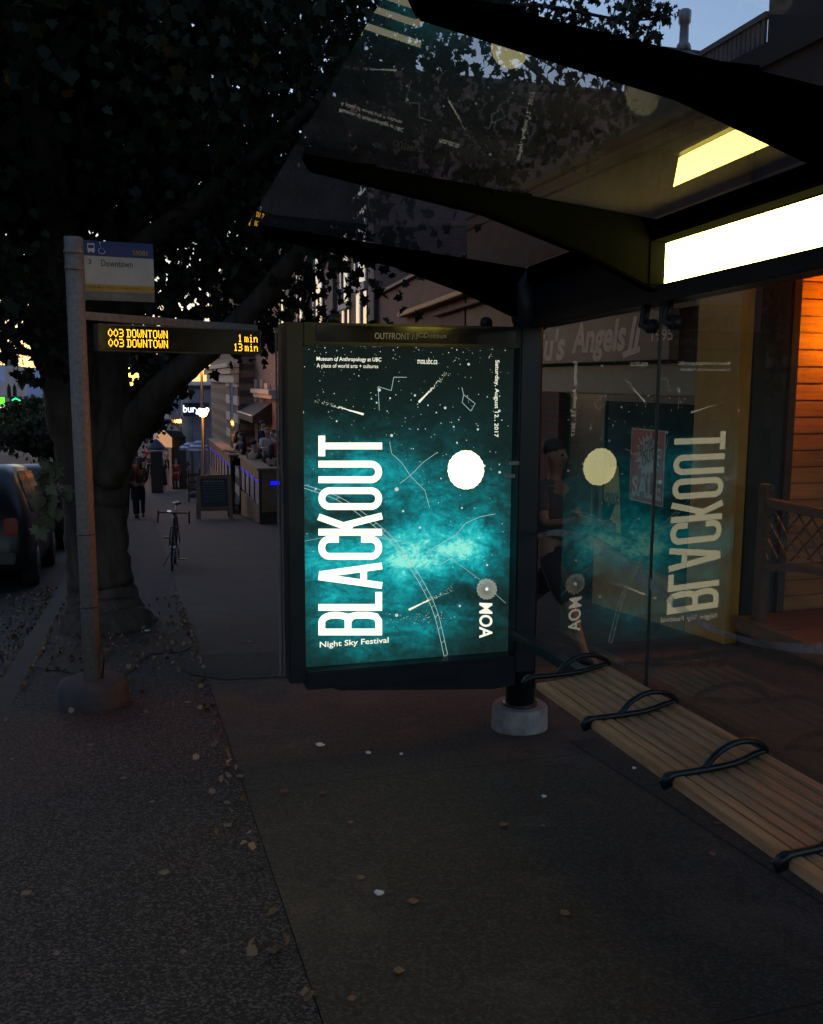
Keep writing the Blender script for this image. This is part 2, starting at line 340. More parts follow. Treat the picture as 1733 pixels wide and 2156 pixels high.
for y0, y1 in ((1.0, 2.56), (2.575, 4.6)): mb.add([(X0, y0, zg(y0)+.006), (X0+.16, y0, zg(y0)+.006), (X0+.16, y1, zg(y1)+.006), (X0, y1, zg(y1)+.006), (X0, y0, zg(y0)-.05), (X0+.16, y0, zg(y0)-.05), (X0+.16, y1, zg(y1)-.05), (X0, y1, zg(y1)-.05)], [(0, 1, 2, 3), (0, 4, 5, 1), (1, 5, 6, 2), (2, 6, 7, 3), (3, 7, 4, 0)])
mb.build('pavement_strip', KERBM, kind='structure')

# ------------------------------------------------------------------ bus shelter
def zs(y, s=.03): return -s*(y-3.6)
SH = thing('bus_shelter', 'dark glass-roofed bus shelter with a bright ceiling light and scratched rear panes', 'bus shelter', (2.12, 4.95, zg(4.95)))
YA, YB, YC, YD = 4.94, 3.61, 2.2, .85
prof_u = [(.63, 2.418), (2.21, 2.245)]
prof_l = [(2.21, 1.93), (2.06, 1.985), (1.74, 2.12), (1.34, 2.245), (1.0, 2.305), (.74, 2.352), (.66, 2.366)]
for y in (YA, YB, YC, YD):
    mb = MB(); dz = zs(y, .04)
    mb.prism([(x, y-.035, z+dz) for x, z in prof_u+prof_l], (0, .07, 0))
    b = mb.build('roof_beam', ROOFP, SH, bevel=.006)
    for x in (.82, 1.45):
        mb = MB(); mb.box(x-.08, x+.08, y-.043, y+.043, 2.425-.11*(x-.6)+dz-.022, 2.425-.11*(x-.6)+dz-.006); mb.build('bracket', ROOFP, b)
GROOF = glass('smoked roof glass', (.46, .43, .44), .18, (.24, .21, .21), ior=1.34, dscale=2.2)
GROOF2 = glass('clear roof glass', (.84, .86, .90), .04, (.12, .11, .12), ior=1.3, dscale=9)
for y0, y1, m in ((YA+.06, YB+.004, GROOF), (YB-.004, YC+.004, GROOF), (YC-.004, YD, GROOF2)):
    mb = MB(); v = []
    for x in (.59, 2.08):
        for y in (y0, y1): v.append((x, y, 2.425-.11*(x-.6)-.04*(y-3.6)))
    mb.poly([v[0], v[1], v[3], v[2]]); mb.build('roof_pane', m, SH)
def zbox(mb, x0, x1, y0, y1, z0, z1, s=.03):
    v = [(x, y, z+zs(y, s)) for x in (x0, x1) for y in (y0, y1) for z in (z0, z1)]
    return mb.add(v, [(0, 1, 3, 2), (4, 6, 7, 5), (0, 4, 5, 1), (2, 3, 7, 6), (0, 2, 6, 4), (1, 5, 7, 3)])
mb = MB(); zbox(mb, 2.10, 2.22, YD-.06, YA-.08, 1.925, 1.995); mb.build('header_rail', NAVY, SH, bevel=.006)
mb = MB(); zbox(mb, 2.06, 2.22, YD-.06, YA-.08, 2.168, 2.25, .035); mb.build('gutter_rail', ROOFP, SH, bevel=.006)
mb = MB(); zbox(mb, 2.12, 2.20, YB+.05, YA-.085, 1.997, 2.166); mb.build('fascia_panel', NAVY, SH)
mb = MB(); zbox(mb, 2.14, 2.20, YD+.05, YB-.04, 1.997, 2.166); lb = mb.build('light_box', NAVY, SH)
LAMPW = emit('shelter lamp diffuser', (1, .79, .13), 30); GLOWB = emit('added rear glow strip', (1, .56, .09), 90)
mb = MB(); zbox(mb, 2.06, 2.139, YB-.042, YB-.0365, 1.996, 2.167); mb.build('end_cap', ROOFP, SH)
mb = MB(); zbox(mb, 2.128, 2.1395, YC+.06, YB-.043, 2.0, 2.16); mb.build('light_face', LAMPW, SH)
mb = MB(); zbox(mb, 2.2005, 2.206, YC+.1, YB-.05, 2.09, 2.155); mb.build('light_face', GLOWB, SH)  # emitting strip added at the back to brighten the shop front
for y in (YA, YD):
    mb = MB(); g = zg(y); xc = 2.115
    mb.lathe((xc, y+.01, 0), [(.085, g+.10), (.085, 1.9), (.10, 1.93), (.10, 2.12), (.06, 2.2)], 28)
    mb.lathe((xc, y+.01, 0), [(.10, g+.14), (.10, g+.16), (.0855, g+.165)], 28)
    p_ = mb.build('post', NAVY, SH)
    mb = MB(); mb.lathe((xc, y+.01, 0), [(.164, g-.03), (.164, g+.02), (.160, g+.13), (.150, g+.145)], 36)
    mb.build('footing', CONC, p_)
GWALL = glass('scratched rear glass', (.86, .88, .86), .012, (.24, .25, .26), ior=1.9, dscale=1.6)
panes = []
for y0, y1 in ((YA-.10, 3.624), (3.615, 2.21), (2.19, .92)):
    mb = MB(); zbt = lambda y: zg(y)+.22
    mb.poly([(2.15, y0, zbt(y0)), (2.15, y1, zbt(y1)), (2.15, y1, 1.925+zs(y1)), (2.15, y0, 1.925+zs(y0))])
    panes.append(mb.build('rear_pane', GWALL, SH))
SEAM = mat('dark glazing seal', (.006, .006, .007), .5)
for y in (3.6195, 2.2):
    mb = MB(); mb.bar((2.15, y, zg(y)+.22), (2.15, y, 1.925+zs(y)), .012, .008); mb.build('glazing_seal', SEAM, SH)
for y in (3.52, 3.70):
    mb = MB(); zt = 1.93+zs(y)
    mb.tube([(2.13, y, zt), (2.118, y, zt-.05), (2.11, y-.005, zt-.09), (2.125, y-.03, zt-.105), (2.14, y-.05, zt-.09)], [.018, .02, .022, .022, .016], 10)
    mb.lathe((2.145, y-.035, zt-.095), [(.03, -.03), (.03, .006)], 16, (1, 0, 0)); mb.build('glass_clamp', BLACK, SH)
# etched swoosh and scribbles on the rear glass
ETCH = glass('etched paint on glass', (.7, .7, .72), .42, (.50, .48, .54))
def stroke_pts(pts, n=10):
    out = []; P = [Vector(p) for p in pts]; P = [P[0]*2-P[1]]+P+[P[-1]*2-P[-2]]
    for i in range(1, len(P)-2):
        for k in range(n):
            t = k/n; a, b, c, d = P[i-1:i+3]
            out.append(.5*((2*b)+(c-a)*t+(2*a-5*b+4*c-d)*t*t+(3*b-a-3*c+d)*t**3))
    out.append(P[-2]); return out
def glass_stroke(mb, px, w, X=2.146):
    pts = stroke_pts([PX(x, y, X) for x, y in px]); n = len(pts)
    L = []; R_ = []
    for i, p in enumerate(pts):
        t = pts[min(i+1, n-1)]-pts[max(i-1, 0)]; nn = Vector((0, -t.z, t.y)).normalized(); f = i/(n-1)*(len(w)-1); k = min(int(f), len(w)-2)
        ww = (w[k]+(w[k+1]-w[k])*(f-k))/2; L.append(p+nn*ww); R_.append(p-nn*ww)
    for i in range(n-1): mb.poly([L[i], L[i+1], R_[i+1], R_[i]])
mb = MB(); glass_stroke(mb, [(1122, 1132), (1160, 1122), (1205, 1126), (1250, 1145), (1305, 1180), (1360, 1222), (1420, 1272), (1470, 1308), (1520, 1332), (1580, 1350), (1650, 1362), (1733, 1366)], [.018, .03, .045, .07, .075, .05, .035, .025, .022, .025, .03, .035])
mb.build('paint_swoosh', ETCH, panes[1])
SCR = glass('scratch marks on glass', (.8, .8, .8), .16, (.30, .30, .32)); mb = MB(); r2 = random.Random(5)
for k in range(46):
    x = r2.uniform(1590, 1650); y = r2.choice([r2.uniform(920, 960), r2.uniform(1010, 1130), r2.uniform(1180, 1300)])-(x-1590)*.2; q = [(x, y)]
    for j in range(4): x += r2.uniform(-12, 12); y += r2.uniform(-22, 22); q.append((x-(y-1000)*.06, y))
    glass_stroke(mb, q, [.001, .0022, .001], 2.1455)
glass_stroke(mb, [(1625, 1088), (1634, 1115), (1648, 1140), (1670, 1146), (1695, 1165)], [.006, .012, .02, .01, .004], 2.1455)
mb.build('scratches', SCR, panes[1])

# ------------------------------------------------------------------ illuminated advertising panel
PN = thing('advertising_panel', 'tall lit advertising panel with a teal night-sky poster in a dark frame', 'advertising panel', (1.43, 4.98, zg(4.98)))
F0, F1 = 4.80, 5.06
mb = MB()
xl, xr = .742, 2.135
mb.box(xl, .832, F0, F1, .012, 1.885); mb.box(2.012, xr, F0, F1, -.03, 1.885)
mb.box(.832, 2.012, F0, F1, 1.772, 1.885); mb.box(.832, 2.012, F0, F1, -.03, .068)
mb.box(.834, 2.010, 4.95, F1-.003, .07, 1.77)
mb.build('frame', NAVY, PN, bevel=.008)
mb = MB(); mb.prism([(.96, F0+.03, -.032), (2.03, F0+.03, -.032), (2.03, F0+.03, -.11), (1.9, F0+.03, -.125), (1.02, F0+.03, -.055)], (0, .2, 0)); mb.build('base_fascia', NAVY, PN)
mb = MB()
for x in (1.02, 1.86): mb = MB(); mb.lathe((x, 4.93, 1.886), [(.034, 0), (.034, .03), (.028, .045), (.012, .055)], 16); mb.build('bolt_cap', BLACK, PN)
mb = MB()
for x in (.733, .712): MB().box(x-.004, x+.004, 4.90, 4.915, .03, 1.86).build('edge_trim', STEEL, PN)
hp = MB().box(.90, 1.98, F0-.006, F0-.001, 1.79, 1.872).build('header_plate', mat('glossy black header', (.008, .008, .009), .06, 0, .1), PN)
GREYT = mat('grey printed lettering', (.6, .58, .55), .6)
def PYv(x, y, Y): return PY(x, y, Y)
def word(mb, txt, a, b, c, Y, **k):                          # a: lower-left, b: lower-right, c: upper-left picture points
    A = PY(*a, Y); B = PY(*b, Y); C_ = PY(*c, Y); B.z = A.z; C_.x = A.x
    return text(mb, txt, A, B-A, C_-A, **k)
mb = MB(); word(mb, 'OUTFRONT', (789, 714), (863, 714), (789, 700), F0-.008, bold=.012)
word(mb, '/', (867, 716), (872, 716), (867, 699), F0-.008); word(mb, 'JCDecaux', (875, 714), (941, 714), (875, 700), F0-.008, bold=.006)
mb.build('lettering', GREYT, hp)
STK = mat('pale worn sticker', (.30, .29, .29), .6)
for a, b in ((1256, 805), (1234, 874)): q = PYv((600+a/2.45)/1.0385, (680+b/2.45)/1.0385, F0); MB().box(q.x, q.x+.06, F0-.003, F0-.001, q.z-.02, q.z).build('sticker', STK, PN)
# poster
PY0 = 4.90
def Z3(x, y, d=0.0): p = PY((600+x/2.45)/1.0385, (680+y/2.45)/1.0385, PY0-d); return p
PO = Vector((.834, PY0, .066)); PW, PH = 1.18, 1.71
def poster_mat():
    m, n, l, p = nodes('backlit night sky print'); n.remove(p)
    tc = n.new('ShaderNodeTexCoord'); mp = n.new('ShaderNodeMapping'); l.new(tc.outputs['Object'], mp.inputs[0])
    b = ORG[PN]; mp.inputs['Location'].default_value = (-(PO.x-b.x), 0, -(PO.z-b.z))
    def noise(sc, d=6, r=.65, st=(1, 1, 1), dist=0.):
        q2 = n.new('ShaderNodeMapping'); q2.inputs['Scale'].default_value = st; l.new(mp.outputs[0], q2.inputs[0])
        q = n.new('ShaderNodeTexNoise'); q.inputs['Scale'].default_value = sc; q.inputs['Detail'].default_value = d; q.inputs['Roughness'].default_value = r; q.inputs['Distortion'].default_value = dist
        l.new(q2.outputs[0], q.inputs['Vector']); return q
    def M(op, a, c):
        q = n.new('ShaderNodeMath'); q.operation = op
        for i, x in enumerate((a, c)):
            if isinstance(x, (int, float)): q.inputs[i].default_value = x
            else: l.new(x, q.inputs[i])
        return q.outputs[0]
    wz = noise(3.2, 5, .6); sb = n.new('ShaderNodeVectorMath'); sb.operation = 'SUBTRACT'; sb.inputs[1].default_value = (.5, .5, .5); l.new(wz.outputs['Color'], sb.inputs[0])
    sc = n.new('ShaderNodeVectorMath'); sc.operation = 'SCALE'; sc.inputs['Scale'].default_value = .42; l.new(sb.outputs[0], sc.inputs[0])
    wv = n.new('ShaderNodeVectorMath'); wv.operation = 'ADD'; l.new(mp.outputs[0], wv.inputs[0]); l.new(sc.outputs[0], wv.inputs[1])
    tot = None
    for x, y, rx, ry, amp in ((730, 1345, 400, 300, .80), (640, 1310, 200, 160, .22), (1040, 1280, 240, 250, .5), (880, 1200, 450, 260, .30), (280, 1300, 360, 280, .5), (380, 830, 440, 290, .46), (760, 950, 800, 230, .26), (280, 1520, 300, 200, .22), (650, 1690, 800, 250, .44), (1100, 1040, 220, 130, .20), (900, 680, 700, 420, .10), (560, 1850, 600, 180, .10), (400, 1060, 420, 100, -.34), (950, 1570, 420, 110, -.30), (1130, 1010, 240, 70, -.12), (250, 1010, 200, 60, .12)):
        cx = (x-152)/1105*PW; cz = PH*(1-(y-182)/1700); 
        q = n.new('ShaderNodeMapping'); q.inputs['Scale'].default_value = (1105/PW/rx/1.12, 0, 1700/PH/ry/1.15); q.inputs['Location'].default_value = (-cx*1105/PW/rx/1.12, 0, -cz*1700/PH/ry/1.15)
        l.new(wv.outputs[0], q.inputs[0]); ln = n.new('ShaderNodeVectorMath'); ln.operation = 'LENGTH'; l.new(q.outputs[0], ln.inputs[0])
        e = M('POWER', M('ADD', 1.0, M('MULTIPLY', M('MULTIPLY', ln.outputs['Value'], ln.outputs['Value']), 1.6)), -2.0)
        e = M('MULTIPLY', e, amp); tot = e if tot is None else M('ADD', tot, e)
    st = noise(5, 8, .72, (1, 1, 1.9), .8).outputs['Fac']; ft = noise(38, 5, .7).outputs['Fac']
    k = M('MULTIPLY', M('ADD', M('MULTIPLY', st, 1.75), -.06), M('ADD', M('MULTIPLY', ft, .9), .55))
    val = M('MULTIPLY', tot, k)
    rp = n.new('ShaderNodeValToRGB'); els = rp.color_ramp.elements
    els[0].position = 0; els[0].color = (.0065, .0095, .0070, 1); els[1].position = 1; els[1].color = (.30, .95, .78, 1)
    for ps, c in ((.10, (.008, .021, .019)), (.26, (.009, .062, .065)), (.45, (.008, .19, .21)), (.66, (.012, .43, .46)), (.84, (.05, .66, .64))):
        e = els.new(ps); e.color = list(c)+[1]
    l.new(val, rp.inputs[0]); em = n.new('ShaderNodeEmission'); l.new(rp.outputs[0], em.inputs[0]); em.inputs[1].default_value = .95/4.6
    l.new(em.outputs[0], n['Material Output'].inputs[0]); return m
pst = MB().poly([(PO.x, PY0, PO.z), (PO.x+PW, PY0, PO.z), (PO.x+PW, PY0, PO.z+PH), (PO.x, PY0, PO.z+PH)]).build('poster', poster_mat(), PN)
PWHT = emit('backlit white ink', (1, .95, .62), 1.9); PTXT = emit('backlit small ink', (1, .97, .78), 1.15); PDIM = emit('backlit pale ink', (.85, .95, .80), .75); PLINE = emit('backlit thin line ink', (.70, .95, .88), .6); MOONM = emit('backlit moon', (1, .92, .45), 2.9)
LAY = [.0010]
def strk(mb, pts, w, closed=False):                          # one letter stroke as a flat ribbon in poster space
    LAY[0] += .00003; P = [Vector((p[0], p[1])) for p in pts]; n = len(P); L = []; R_ = []
    for i in range(n):
        a = P[i]-P[i-1] if (closed or i > 0) else P[1]-P[0]; b = P[(i+1) % n]-P[i] if (closed or i < n-1) else a
        a = a.normalized(); b = b.normalized(); t = (a+b).normalized(); nn = Vector((-t.y, t.x)); c = max(.4, nn.dot(Vector((-a.y, a.x))))
        L.append(P[i]+nn*(w/2/c)); R_.append(P[i]-nn*(w/2/c))
    q = LAY[0]
    for i in range(n if closed else n-1):
        j = (i+1) % n; mb.poly([Z3(*L[i], q), Z3(*L[j], q), Z3(*R_[j], q), Z3(*R_[i], q)])
def arc(cx, cy, rx, ry, a0, a1, n=8): return [(cx+rx*math.cos(math.radians(a0+(a1-a0)*k/n)), cy+ry*math.sin(math.radians(a0+(a1-a0)*k/n))) for k in range(n+1)]
# BLACKOUT runs upward: picture x is letter height (235 cap line .. 577 base line), picture y is the running direction
mb = MB(); W_ = 36; T_, B_ = 236+18, 577-18
def rot(y0, y1, f):                                          # letter box from running position y0 (start, lower) to y1
    return lambda a, h: ((577-(577-236)*h)+( -4+8*(y0-668)/1067)*0, y0+(y1-y0)*a)
def letter(y0, y1, paths):
    g = rot(y0, y1, 0)
    for pts, cl in paths: strk(mb, [g(a, h) for a, h in pts], W_, cl)
def rr(a0, a1, h0, h1, ra, rh, n=6):                         # rounded rectangle path in letter space
    out = []
    for ca, ch, s0 in ((a1-ra, h1-rh, 0), (a0+ra, h1-rh, 90), (a0+ra, h0+rh, 180), (a1-ra, h0+rh, 270)):
        for k in range(n+1):
            t = math.radians(s0+90*k/n); out.append((ca+ra*math.cos(t), ch+rh*math.sin(t)))
    return out
e_ = .053
letter(1737, 1612, [([(.14, 0), (.14, 1)], False), ([(.28, 1-e_), (.55, 1-e_)]+[(.55+.31*math.cos(math.radians(t)), .76+(.24-e_)*math.sin(math.radians(t))) for t in (75, 55, 35, 15, 0)]+[(.86, .68), (.80, .57), (.66, .535), (.28, .535)], False), ([(.62, .525), (.80, .49), (.86, .40), (.86, .22), (.80, .10), (.62, e_), (.28, e_)], False)])
letter(1606, 1505, [([(.18, 0), (.18, 1)], False), ([(.36, e_), (1, e_)], False)])
letter(1484, 1352, [([(.10, 0), (.46, 1)], False), ([(.90, 0), (.54, .985)], False), ([(.30, .29), (.70, .29)], False)])
cc = rr(.145, .855, e_, 1-e_, .33, .12); letter(1333, 1204, [([(.855, .68)]+cc[0:14]+cc[14:28]+[(.855, .33)], False)])
letter(1202, 1086, [([(.15, 0), (.15, 1)], False), ([(.30, .47), (.86, 1.0)], False), ([(.44, .62), (.90, 0)], False)])
letter(1065, 945, [(rr(.145, .855, e_, 1-e_, .35, .125), True)])
uu = rr(.145, .855, e_, 1.2, .35, .125); letter(921, 803, [([(.145, 1)]+uu[14:28]+[(.855, 1)], False)])
letter(778, 668, [([(.5, 0), (.5, .89)], False), ([(0, 1-e_), (1, 1-e_)], False)])
mb.build('headline_lettering', PWHT, pst)
mb = MB()
def ptext(mb, txt, a, b, c, **k): A = Z3(*a, .0012); text(mb, txt, A, Z3(*b, .0012)-A, Z3(*c, .0012)-A, **k)
ptext(mb, 'Museum of Anthropology at UBC', (226, 272), (573, 277), (226, 244), bold=.008)
ptext(mb, 'moa.ubc.ca', (767, 283), (873, 285), (767, 250))
ptext(mb, 'A place of world arts + cultures', (227, 309), (556, 313), (227, 281))
ptext(mb, 'Night Sky Festival', (243, 1812), (612, 1786), (243, 1772), bold=.012)
ptext(mb, 'Saturday, August 12 , 2017', (1178, 263), (1172, 676), (1206, 263), bold=.008)
ptext(mb, 'MOA', (1097, 1563), (1097, 1752), (1169, 1566), bold=.02)
mb.build('small_lettering', PTXT, pst)
mb = MB(); pts = []
for k in range(140):
    a = 2*math.pi*k/140; r_ = 1+.012*math.sin(9*a+1)*math.sin(4*a)+.012*math.sin(23*a); pts.append(Z3(1026+97*r_*math.cos(a), 851+104*r_*math.sin(a), .0012))
mb.poly(pts); mb.build('moon', MOONM, pst)
mb = MB(); r2 = random.Random(11)
def dot(x, y, r_, d=.0011, n=8): mb.poly([Z3(x+r_*math.cos(2*math.pi*k/n), y+r_*math.sin(2*math.pi*k/n), d) for k in range(n)])
for i in range(18):
    for j in range(9):
        t = j/8; a = 2*math.pi*i/18+t*1.5; r_ = 10+42*t; dot(1138+r_*math.cos(a), 1490+r_*1.03*math.sin(a), .9+2.1*t, .0011, 6)
dot(1138, 1490, 9)
mb.build('spiral_emblem', PTXT, pst)
mb = MB()
for x, y, r_ in ((628, 667, 8), (562, 423, 9), (1041, 285, 7), (152, 543, 7), (530, 188, 5), (655, 955, 11), (780, 1160, 7), (690, 1072, 6), (1090, 634, 6), (915, 519, 7), (961, 620, 5), (1207, 864, 7), (1125, 829, 7), (1205, 535, 7), (222, 953, 6), (620, 467, 5), (520, 470, 4), (548, 491, 5), (334, 590, 5), (1140, 1361, 6), (993, 1580, 6), (655, 1630, 9), (1005, 1055, 5), (978, 705, 5), (893, 897, 4), (753, 452, 6), (823, 505, 4), (868, 544, 4)): dot(x, y, r_)
for k in range(300):
    y = 190+1250*r2.random()**1.7; dot(r2.uniform(150, 1255), y, r2.choice([1.2, 1.5, 1.8, 2.4, 3.0])*r2.uniform(.8, 1.2), .0009, 6)
for k in range(60): dot(r2.gauss(800, 110), 1640+r2.gauss(0, 22), r2.uniform(1, 2.6), .0009, 6)
mb.build('stars', PDIM, pst)
mb = MB(); nl = [0]
def ln(pts, w=2.6):
    for a, b in zip(pts[:-1], pts[1:]):
        nl[0] += 1; a = Vector(a); b = Vector(b); t = (b-a).normalized(); n_ = Vector((-t.y, t.x))*w/2; d = .0006+nl[0]*.000004
        mb.poly([Z3(*(a+n_), d), Z3(*(b+n_), d), Z3(*(b-n_), d), Z3(*(a-n_), d)])
ln([(617, 700), (628, 763), (682, 812), (728, 882), (807, 963), (831, 1052)]); ln([(673, 923), (728, 882), (800, 808), (875, 756)])
ln([(562, 532), (556, 405), (626, 426), (640, 354), (710, 355)]); ln([(1005, 410), (1014, 448), (1076, 496), (1052, 536), (1006, 490), (1014, 448)])
ln([(1184, 1087), (1103, 1102), (1024, 1137), (977, 1196), (1005, 1293), (883, 1361), (814, 1293), (977, 1196)])
ln([(150, 1235), (260, 1214), (400, 1203), (560, 1210), (700, 1236), (850, 1280), (960, 1335), (1090, 1430), (1240, 1566)], 1.7)
ra = stroke_pts([(148, 945, 0), (330, 1010, 0), (480, 1110, 0), (620, 1232, 0), (720, 1370, 0), (800, 1500, 0), (860, 1640, 0), (910, 1852, 0)], 6)
rb = [p+Vector((18, -13, 0)) for p in ra]
ln([(p.x, p.y) for p in ra], 3); ln([(p.x, p.y) for p in rb], 3)
for p, q in zip(ra[::2], rb[::2]): ln([(p.x, p.y), (q.x, q.y)], 2.5)
mb.build('chart_lines', PLINE, pst)
mb = MB()
for (x0, y0), (x1, y1), w in (((476, 553), (215, 478), 26), ((775, 487), (930, 330), 30), ((722, 1600), (960, 1485), 26)):
    d = Vector((x1-x0, y1-y0)); L_ = d.length; d.normalize(); nn = Vector((-d.y, d.x))
    for k in range(120):
        t = r2.random()**1.5; o = r2.uniform(-1, 1)*w/2*t; c = Vector((x0, y0))+d*L_*t+nn*o; dot(c.x, c.y, (3.6-2.2*t)*r2.uniform(.5, 1), .0008+k*1e-6, 5)
    mb.poly([Z3(x0-d.x*4, y0-d.y*4, .00075), Z3(x0+nn.x*6, y0+nn.y*6, .00075), Z3(x0+d.x*L_*.55, y0+d.y*L_*.55, .00075), Z3(x0-nn.x*6, y0-nn.y*6, .00075)])
mb.build('comets', emit('backlit comet ink', (1, .97, .75), 1.1), pst)
MB().poly([(.834, 4.836, .07), (2.011, 4.836, .07), (2.011, 4.836, 1.771), (.834, 4.836, 1.771)]).build('door_glass', glass('poster door glass', (.97, .98, .98), .004, (.2, .2, .2)), PN)

# ------------------------------------------------------------------ bench
BN = thing('shelter_bench', 'long slatted wooden bench with curved dark armrests in the bus shelter', 'bench', (1.88, 2.4, zg(2.4)))
BW = wood('weathered bench slats', (.25, .13, .06), (.62, .37, .19), 1, .5)
bz = lambda y: .288-.022*(y-3)
n = 8; x0, x1 = 1.66, 2.105; sw = (x1-x0)/n
for i in range(n):
    a = x0+i*sw+.0027; b = x0+(i+1)*sw-.0027; mb = MB(); ye = 3.72+.16*(i/(n-1))
    dd = .012*((i-3.5)/3.5)**2
    v = [(x, y, z+bz(y)+dd) for x in (a, b) for y in (.6, ye) for z in (-.032, 0)]
    mb.add(v, [(0, 1, 3, 2), (4, 6, 7, 5), (0, 4, 5, 1), (2, 3, 7, 6), (0, 2, 6, 4), (1, 5, 7, 3)]); mb.build('slat', BW, BN, bevel=.005)
ARM = mat('cast iron armrest', (.016, .021, .028), .35, .6, .25, 20, .1, 150)
for y in (3.78, 3.20, 2.62, 2.04, 1.46):
    z = bz(y); mb = MB()
    base = stroke_pts([(1.635, y+.005, z-.012), (1.66, y, z+.016), (1.78, y+.02, z+.012), (1.93, y+.045, z+.010), (2.05, y+.09, z+.014), (2.11, y+.11, z+.012)], 5)
    mb.tube(base, [.0165]*6+[.012]*(len(base)-6), 8)
    mb.loft([[Vector((1.632+dx, y+.003+w*math.cos(a), z-.004+h*math.sin(a))) for a in np.linspace(0, 2*math.pi, 13)[:-1]] for dx, w, h in ((0, .010, .020), (.006, .0155, .028), (.03, .016, .022))])
    a_ = mb.build('armrest', ARM, BN)
    loop = stroke_pts([(1.805, y+.025, z+.015), (1.85, y+.03, z+.056), (1.92, y+.045, z+.080), (2.0, y+.065, z+.076), (2.07, y+.09, z+.048), (2.11, y+.108, z+.012)], 6)
    mb = MB(); mb.tube(loop, .0115, 8); mb.build('arm_loop', ARM, a_)
mb = MB(); mb.box(2.00, 2.06, .62, 4.87, -1, -.9); mb.v = [(x, y, bz(y)-.035 if z > -.95 else bz(y)-.085) for x, y, z in mb.v]; mb.build('bearer', NAVY, BN)
for y in (.75,):
    mb = MB(); mb.box(1.955, 2.035, y-.04, y+.04, zg(y)-.02, bz(y)-.087); mb.build('leg', NAVY, BN)

# ------------------------------------------------------------------ bus stop pole
pb = PG(195, 1497); pcx, pcy = pb.x, pb.y+.20; g = zg(pcy)
PL = thing('bus_stop_sign', 'grey steel bus stop pole with a route flag and amber arrival display', 'bus stop', (pcx, pcy, g))
mb = MB(); top = PY(152, 500, pcy+.02).z; ptop = PY(154, 500, pcy+.02)
mb.tube([(pcx, pcy, g+.1), ((pcx+ptop.x)/2, pcy, (g+top)/2), (ptop.x, pcy, top)], [.057, .056, .055], 20); pole = mb.build('pole', STEEL, PL)
def on_pole(z): t = (z-g)/(top-g); return pcx+(ptop.x-pcx)*t
for z in (top-.19, top-.09): mb = MB(); mb.lathe((on_pole(z), pcy, z), [(.0575, -.012), (.061, -.01), (.061, .01), (.0575, .012)], 20); mb.build('clamp_band', STEEL, pole)
for z in (g+1.14, g+.66): mb = MB(); mb.lathe((on_pole(z), pcy, z), [(.0575, -.003), (.0605, -.002), (.0605, .002), (.0575, .003)], 20); mb.build('clamp_band', BLACK, pole)
mb = MB(); mb.lathe((pcx, pcy, g), [(.225, -.03), (.228, .0), (.228, .125), (.215, .155), (.17, .172), (.07, .18)], 40); mb.build('footing', CONCD, PL)
mb = MB(); mb.tube([(pcx+.06, pcy-.03, g+.17), (pcx+.075, pcy-.03, g+.3), (pcx+.066, pcy-.03, g+.42)], .006, 6); mb.build('cable', BLACK, PL)
# route flag
FY = pcy
A = PY(180, 631, FY-.01); B = PY(326, 637, FY+.05); C_ = PY(178, 505, FY-.01)
ex = B-A; ex.z = 0; up = Vector((0, 0, C_.z-A.z)); nn = up.cross(ex).normalized()
if nn.y > 0: nn = -nn
def fp(u, v, d=0.): return A + ex*u + up*v + nn*d
fl = MB().prism([fp(0, 0), fp(1, 0), fp(1, 1), fp(0, 1)], -nn*.006).build('route_flag', mat('dulled white sign face', (.50, .47, .42), .5, 0, .12), PL)
def plate(name, u0, u1, v0, v1, m, par, d=.001): return MB().poly([fp(u0, v0, d), fp(u1, v0, d), fp(u1, v1, d), fp(u0, v1, d)]).build(name, m, par)
plate('blue_band', 0, 1, .745, 1, mat('blue sign band', (.012, .035, .16), .45), fl)
plate('yellow_band', 0, 1, .155, .27, mat('yellow sign band', (.46, .27, .035), .5), fl)
plate('grey_band', 0, 1, 0, .153, mat('grey sign band', (.17, .16, .155), .5), fl)
INK = mat('dark sign ink', (.02, .02, .035), .5); GOLDI = mat('gold sign ink', (.55, .30, .06), .5)
def ftext(mb, t, u0, u1, v0, v1, **k): text(mb, t, fp(u0, v0, .002), ex*(u1-u0), up*(v1-v0), **k)
mb = MB(); ftext(mb, '3', .055, .10, .60, .685, bold=.01); ftext(mb, 'Downtown', .24, .69, .575, .69); ftext(mb, 'NightBus: Exact Change Only', .05, .78, .195, .24)
mb.build('lettering', INK, fl)
mb = MB(); ftext(mb, '59581', .70, .91, .79, .875, bold=.01); mb.build('lettering', GOLDI, fl)
mb = MB(); ftext(mb, 'NEXT BUS TEXT 33333', .09, .66, .05, .11); mb.build('lettering', mat('pale sign ink', (.3, .29, .28), .5), fl)
mb = MB()                                                    # bus and wheelchair pictograms
def fq(u0, u1, v0, v1, d=.002): mb.poly([fp(u0, v0, d), fp(u1, v0, d), fp(u1, v1, d), fp(u0, v1, d)])
fq(.055, .155, .815, .95); fq(.065, .085, .795, .814); fq(.125, .145, .795, .814)
pw = [(.235, .95), (.245, .87), (.285, .865), (.305, .81)]
for (a, b), (c, d) in zip(pw[:-1], pw[1:]): mb.bar(fp(a, b, .003), fp(c, d, .003), .005, .001)
mb.tube([fp(.255+.045*math.cos(t), .835+.05*math.sin(t), .003) for t in np.linspace(2.2, 6.2, 12)], .0022, 5); mb.ball(fp(.235, .962, .003), .006, 8, 6)
mb.build('pictogram', mat('white sign ink', (.6, .6, .62), .5), fl)
mb = MB()
for (a, b, c, d) in ((.066, .144, .87, .925),): fq(a, b, c, d, .003)
mb.build('pictogram', mat('blue pictogram glass', (.012, .035, .16), .45), fl)
